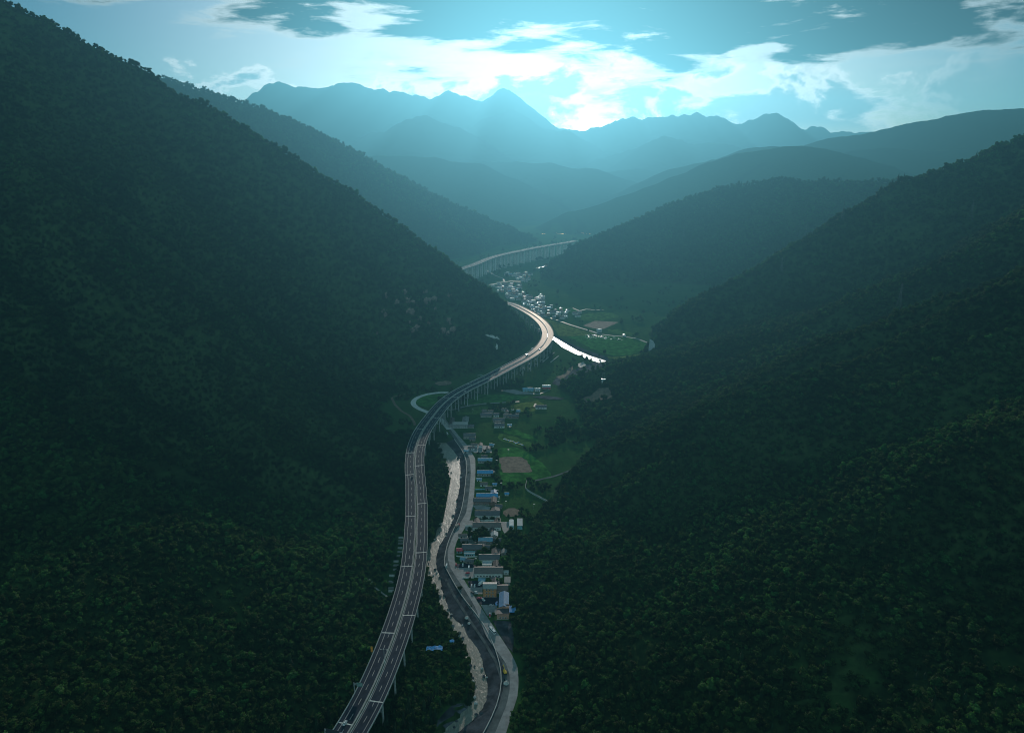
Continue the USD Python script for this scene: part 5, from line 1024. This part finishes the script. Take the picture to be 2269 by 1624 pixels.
EXCLUDE = shapely.unary_union([BANK_POLY.buffer(2), RIVER_POLY.buffer(2.5), ROAD_POLY.buffer(3), FAR_RIVER.buffer(5), LineString(ramp[:, :2]).buffer(6.5)] + [p.buffer(0.5) for p in PLOTS] + HOUSE_POLY + [LineString(DECK[DECK[:, 1] < 1800][:, :2]).buffer(4)])
LANES = []
for pr in stage.GetPrimAtPath('/World').GetChildren():
    if pr.GetName().startswith(('lane', 'stair_path', 'retaining_wall', 'slab_stack')):
        if pr.GetTypeName() == 'Mesh':
            q = np.array(pr.GetAttribute('points').Get())[::2, :2]; LANES.append(shapely.MultiPoint(q).buffer(3.2))
        else: q = pr.GetAttribute('xformOp:translate').Get(); LANES.append(Point(q[0], q[1] - 1).buffer(5.5))
EXCLUDE = EXCLUDE.union(shapely.unary_union(LANES)); shapely.prepare(EXCLUDE)
rng = np.random.default_rng(11)
def seen(x, y, z, m=1.12):
    d = np.stack([x, y, z - CAM_Z], 1); f = d[:, 1] * _C - d[:, 2] * _S; v = -(d[:, 2] * _C + d[:, 1] * _S)
    return (f > 50) & (np.abs(d[:, 0] / f) < 0.7213 * m) & (np.abs(v / f) < 0.516 * m)
def candidates(y0, y1, step):
    xs = np.arange(-0.95 * y1 - 60, 0.95 * y1 + 60, step); ys = np.arange(y0, y1, step); X, Y = np.meshgrid(xs, ys)
    X = (X + rng.uniform(-.48, .48, X.shape) * step).ravel(); Y = (Y + rng.uniform(-.48, .48, Y.shape) * step).ravel()
    k = (X > XS[0]) & (X < XS[-1]); X, Y = X[k], Y[k]; Z = H(X, Y); k = seen(X, Y, Z); return X[k], Y[k], Z[k]
def shadowed(x, y, z, top=9.0, n=90):
    """True where the terrain hides a tree standing there from the camera by a wide margin."""
    hid = np.zeros(len(x), bool)
    for t in np.linspace(0.25, 0.985, n):
        hid |= H(x * t, y * t) > CAM_Z + (z + top + 14 - CAM_Z) * t + 4
    return hid
DECK_STRIP = LineString(DECK[DECK[:, 1] < 1800][:, :2]).buffer(17); shapely.prepare(DECK_STRIP)
sets = []
for y0, y1, st in ((185, 330, 5.2), (330, 620, 4.7), (620, 950, 5.0), (950, 1350, 5.7), (1350, 1900, 7.4), (1900, 2750, 10.5), (2750, 3380, 14.0)):
    x, y, z = candidates(y0, y1, st); f = floor_z(y); hill = z > f + 2.5
    dens = _n(x, y, 60, 77) * .5 + .5
    keep = np.where(hill, rng.uniform(size=len(x)) < np.where(z > f + 9, .97, .8) * np.where(_n(x, y, 48, 91) > .33, .35, 1.0), ((dens > .52) & (rng.uniform(size=len(x)) < .75)) | ((x < np.interp(y, _rl[::-1, 1], _rl[::-1, 0])) & (y < 985) & (rng.uniform(size=len(x)) < .96)))
    keep |= (~hill) & (y < 640) & (x > np.interp(y, _vr[::-1, 1], _vr[::-1, 0])) & (rng.uniform(size=len(x)) < .92)
    keep &= ~((~hill) & (y > 1250) & (rng.uniform(size=len(x)) < .86))
    x, y, z, hill = x[keep], y[keep], z[keep], hill[keep]
    k = ~shapely.contains_xy(EXCLUDE, x, y); x, y, z, hill = x[k], y[k], z[k], hill[k]
    dk = np.interp(y, DECK[:I_NEAR_END, 1], DECK[:I_NEAR_END, 2]); nearby = shapely.contains_xy(DECK_STRIP, x, y) & (dk - z < 17)
    x, y, z, hill = x[~nearby], y[~nearby], z[~nearby], hill[~nearby]
    k = ~shadowed(x, y, z); sets.append(np.stack([x[k], y[k], z[k], hill[k], np.full(k.sum(), st)], 1))
T = np.vstack(sets)
# single trees: those of the valley floor by the river, the roads and the villages that show largest
rr = np.hypot(T[:, 0], T[:, 1])
low = (T[:, 3] < .5) & (T[:, 1] < 1250)
idx = np.nonzero(low)[0]; idx = idx[np.argsort(rr[idx])][:290]
single = np.zeros(len(T), bool); single[idx] = True
_rline, _vline = LineString(_rl[:, :2]), LineString(_vl[:, :2])
def where_wood(x, y):
    p = Point(x, y); a, b = _rline.distance(p), DECK_LINE.distance(p)
    side = 'at the edge of the milky river' if a < 11 else 'right below the viaduct deck' if b < 22 else 'in the middle of the riverside wood'
    return side + (', near the blue tarpaulins' if 500 < y < 600 else ', towards the bottom edge' if y <= 500 else ', beside the narrow river bend' if y < 720 else ', where the wood narrows up the valley')
def where_village(x, y):
    p = Point(x, y)
    return ('beside the village road' if _vline.distance(p) < 25 else 'by the lowest village houses' if y < 640 else 'by the roadside gardens' if y < 760 else 'around the ploughed plot' if y < 930 else 'on the terraces' if y < 1010 else 'around the hamlet' if y < 1120 else 'beyond the hamlet')
def tree_things(kind, label, group, crowns, mat, hs, which, sc, where):
    base, grp = label, group
    protos = []
    for n, i in enumerate(which):
        x, y, z = T[i, :3]; s = rng.uniform(*sc); v = n % len(crowns); label = f'{base} {where(x, y)}'; group = f'{grp} {where(x, y)}'
        if len(protos) <= v:
            t = thing(kind, label, 'tree', (x, y, z), 0, group); obj('trunk', trunk(hs * .75, .26, v), 'bark', t); obj('crown', crowns[v], mat, t); protos.append(t)
        else: copy(protos[v], label, (x, y, z), rng.uniform(0, 6.28), group, (s, s, s * rng.uniform(.85, 1.2)))
bro = [crown_broad(20 + k, 7, 190) for k in range(3)]; con = [crown_conifer(40 + k) for k in range(3)]
wood = [i for i in idx if T[i, 0] < np.interp(T[i, 1], _rl[::-1, 1], _rl[::-1, 0]) and T[i, 1] < 985]
ws = set(wood); vil = [i for i in idx if i not in ws]
tree_things('conifer_tree', 'dark slender conifer', 'conifers', con, 'conifer', 12, wood[::2], (.75, 1.15), where_wood)
tree_things('broadleaf_tree', 'round green tree', 'round trees', bro, 'foliage', 8, wood[1::2], (.7, 1.1), where_wood)
tree_things('village_tree', 'bushy dark village tree', 'village trees', [crown_broad(30 + k, 6, 170) for k in range(3)], 'foliage', 8, vil, (.55, 1.0), where_village)
# the forest that covers the slopes
def forest(name, label, sel):
    pi = UsdGeom.PointInstancer.Define(stage, f'/World/{name}'); tag(pi, label, 'forest', None, 'stuff')
    pr = []
    for k in range(8):
        x = UsdGeom.Xform.Define(stage, f'/World/{name}/{"broadleaf_tree" if k < 4 else "conifer_tree" if k == 4 else "oak_tree"}' + (f'_{k:03d}' if k != 4 else ''))
        obj('crown', crown_broad(50 + k, 6, 120, 3.8, 8.2) if k != 4 else crown_conifer(60), 'foliage' if k < 4 else 'conifer' if k == 4 else 'light_foliage', x); obj('trunk', trunk(6, .25, k), 'bark', x); pr.append(x.GetPath())
    pi.CreatePrototypesRel().SetTargets(pr)
    q = T[sel]; n = len(q); s = np.clip(np.exp(rng.normal(-.06, .27, n)), .45, 1.75) * (1 + .22 * _n(q[:, 0], q[:, 1], 90, 93)) * 0.88 * (q[:, 4] / 6.3) ** .82
    ids = np.where(rng.uniform(size=n) < np.clip(.05 + .5 * (_n(q[:, 0], q[:, 1], 130, 95) - .12), .03, .4), 4, rng.integers(0, 4, n)); a = rng.uniform(0, 2 * math.pi, n)
    sg = np.where(q[:, 0] < 0, 1.0, -1.0); al, ac = q[:, 0] * .90 * sg - q[:, 1] * .43, q[:, 0] * .43 * sg + q[:, 1] * .90      # lighter crowns in downslope bands paint light onto the ribs
    lit_rib = _n(al / 5.0, ac, 95, 97) + .35 * _n(q[:, 0], q[:, 1], 40, 98) + rng.normal(0, .09, n)
    ids = np.where((lit_rib > .10) & (ids != 4), 5 + rng.integers(0, 3, n), ids)
    sz = np.where(ids == 4, .8, rng.uniform(.85, 1.15, n))
    pi.CreatePositionsAttr(Vt.Vec3fArray.FromNumpy((q[:, :3] - [0, 0, .4]).astype(np.float32)))
    pi.CreateScalesAttr(Vt.Vec3fArray.FromNumpy(np.stack([s, s, s * sz], 1).astype(np.float32)))
    pi.CreateProtoIndicesAttr(Vt.IntArray.FromNumpy(ids.astype(np.int32)))
    pi.CreateOrientationsAttr(Vt.QuathArray([Gf.Quath(float(math.cos(b / 2)), 0, 0, float(math.sin(b / 2))) for b in a]))
rest = ~single
left = T[:, 0] < np.interp(T[:, 1], DECK[: I_NEAR_END, 1], DECK[: I_NEAR_END, 0]); far = T[:, 1] > 1500
forest('forest', 'dense dark forest on the steep left hillside', rest & left & ~far)
forest('forest_001', 'dense dark forest on the right hillsides and slopes above the village', rest & ~left & ~far)
forest('forest_002', 'hazy forest on the farther spurs around the distant village', rest & far)
# large single trees breaking the skyline
for i, (px, py, kind, s, lab) in enumerate([(1978, 402, 'c', 1.0, 'left one of the spruces on the right skyline'), (1990, 400, 'c', 1.25, 'tallest of the spruces on the right skyline'), (2003, 396, 'c', 1.1, 'right one of the spruces on the right skyline'), (2060, 386, 'b', 1.35, 'big round tree on the right skyline'), (2098, 368, 'b', 1.2, 'broad tree on the right skyline uphill of the round one'), (348, 176, 'b', 1.25, 'bushy tree on the left skyline notch'), (362, 186, 'b', 1.1, 'second bushy tree on the left skyline notch'), (410, 206, 'b', 1.2, 'round tree lower on the left skyline'), (298, 146, 'b', 1.0, 'small round tree high on the left skyline'), (115, 52, 'b', .9, 'lone tree near the top of the left skyline')]):
    Y0 = 1630 if px > 1500 else 1500; q = P(px, py, Y0); z = float(H(q[0], q[1])); t = thing('conifer_tree' if kind == 'c' else 'broadleaf_tree', lab, 'tree', (q[0], q[1], z), i)
    k = 1.5 * s; m = (con if kind == 'c' else bro)[i % 3].copy(); m.vertices *= k; obj('trunk', trunk(8 * k, .3 * k, i), 'bark', t); obj('crown', m, 'conifer' if kind == 'c' else 'foliage', t)
print('trees', len(T), 'single', len(idx))
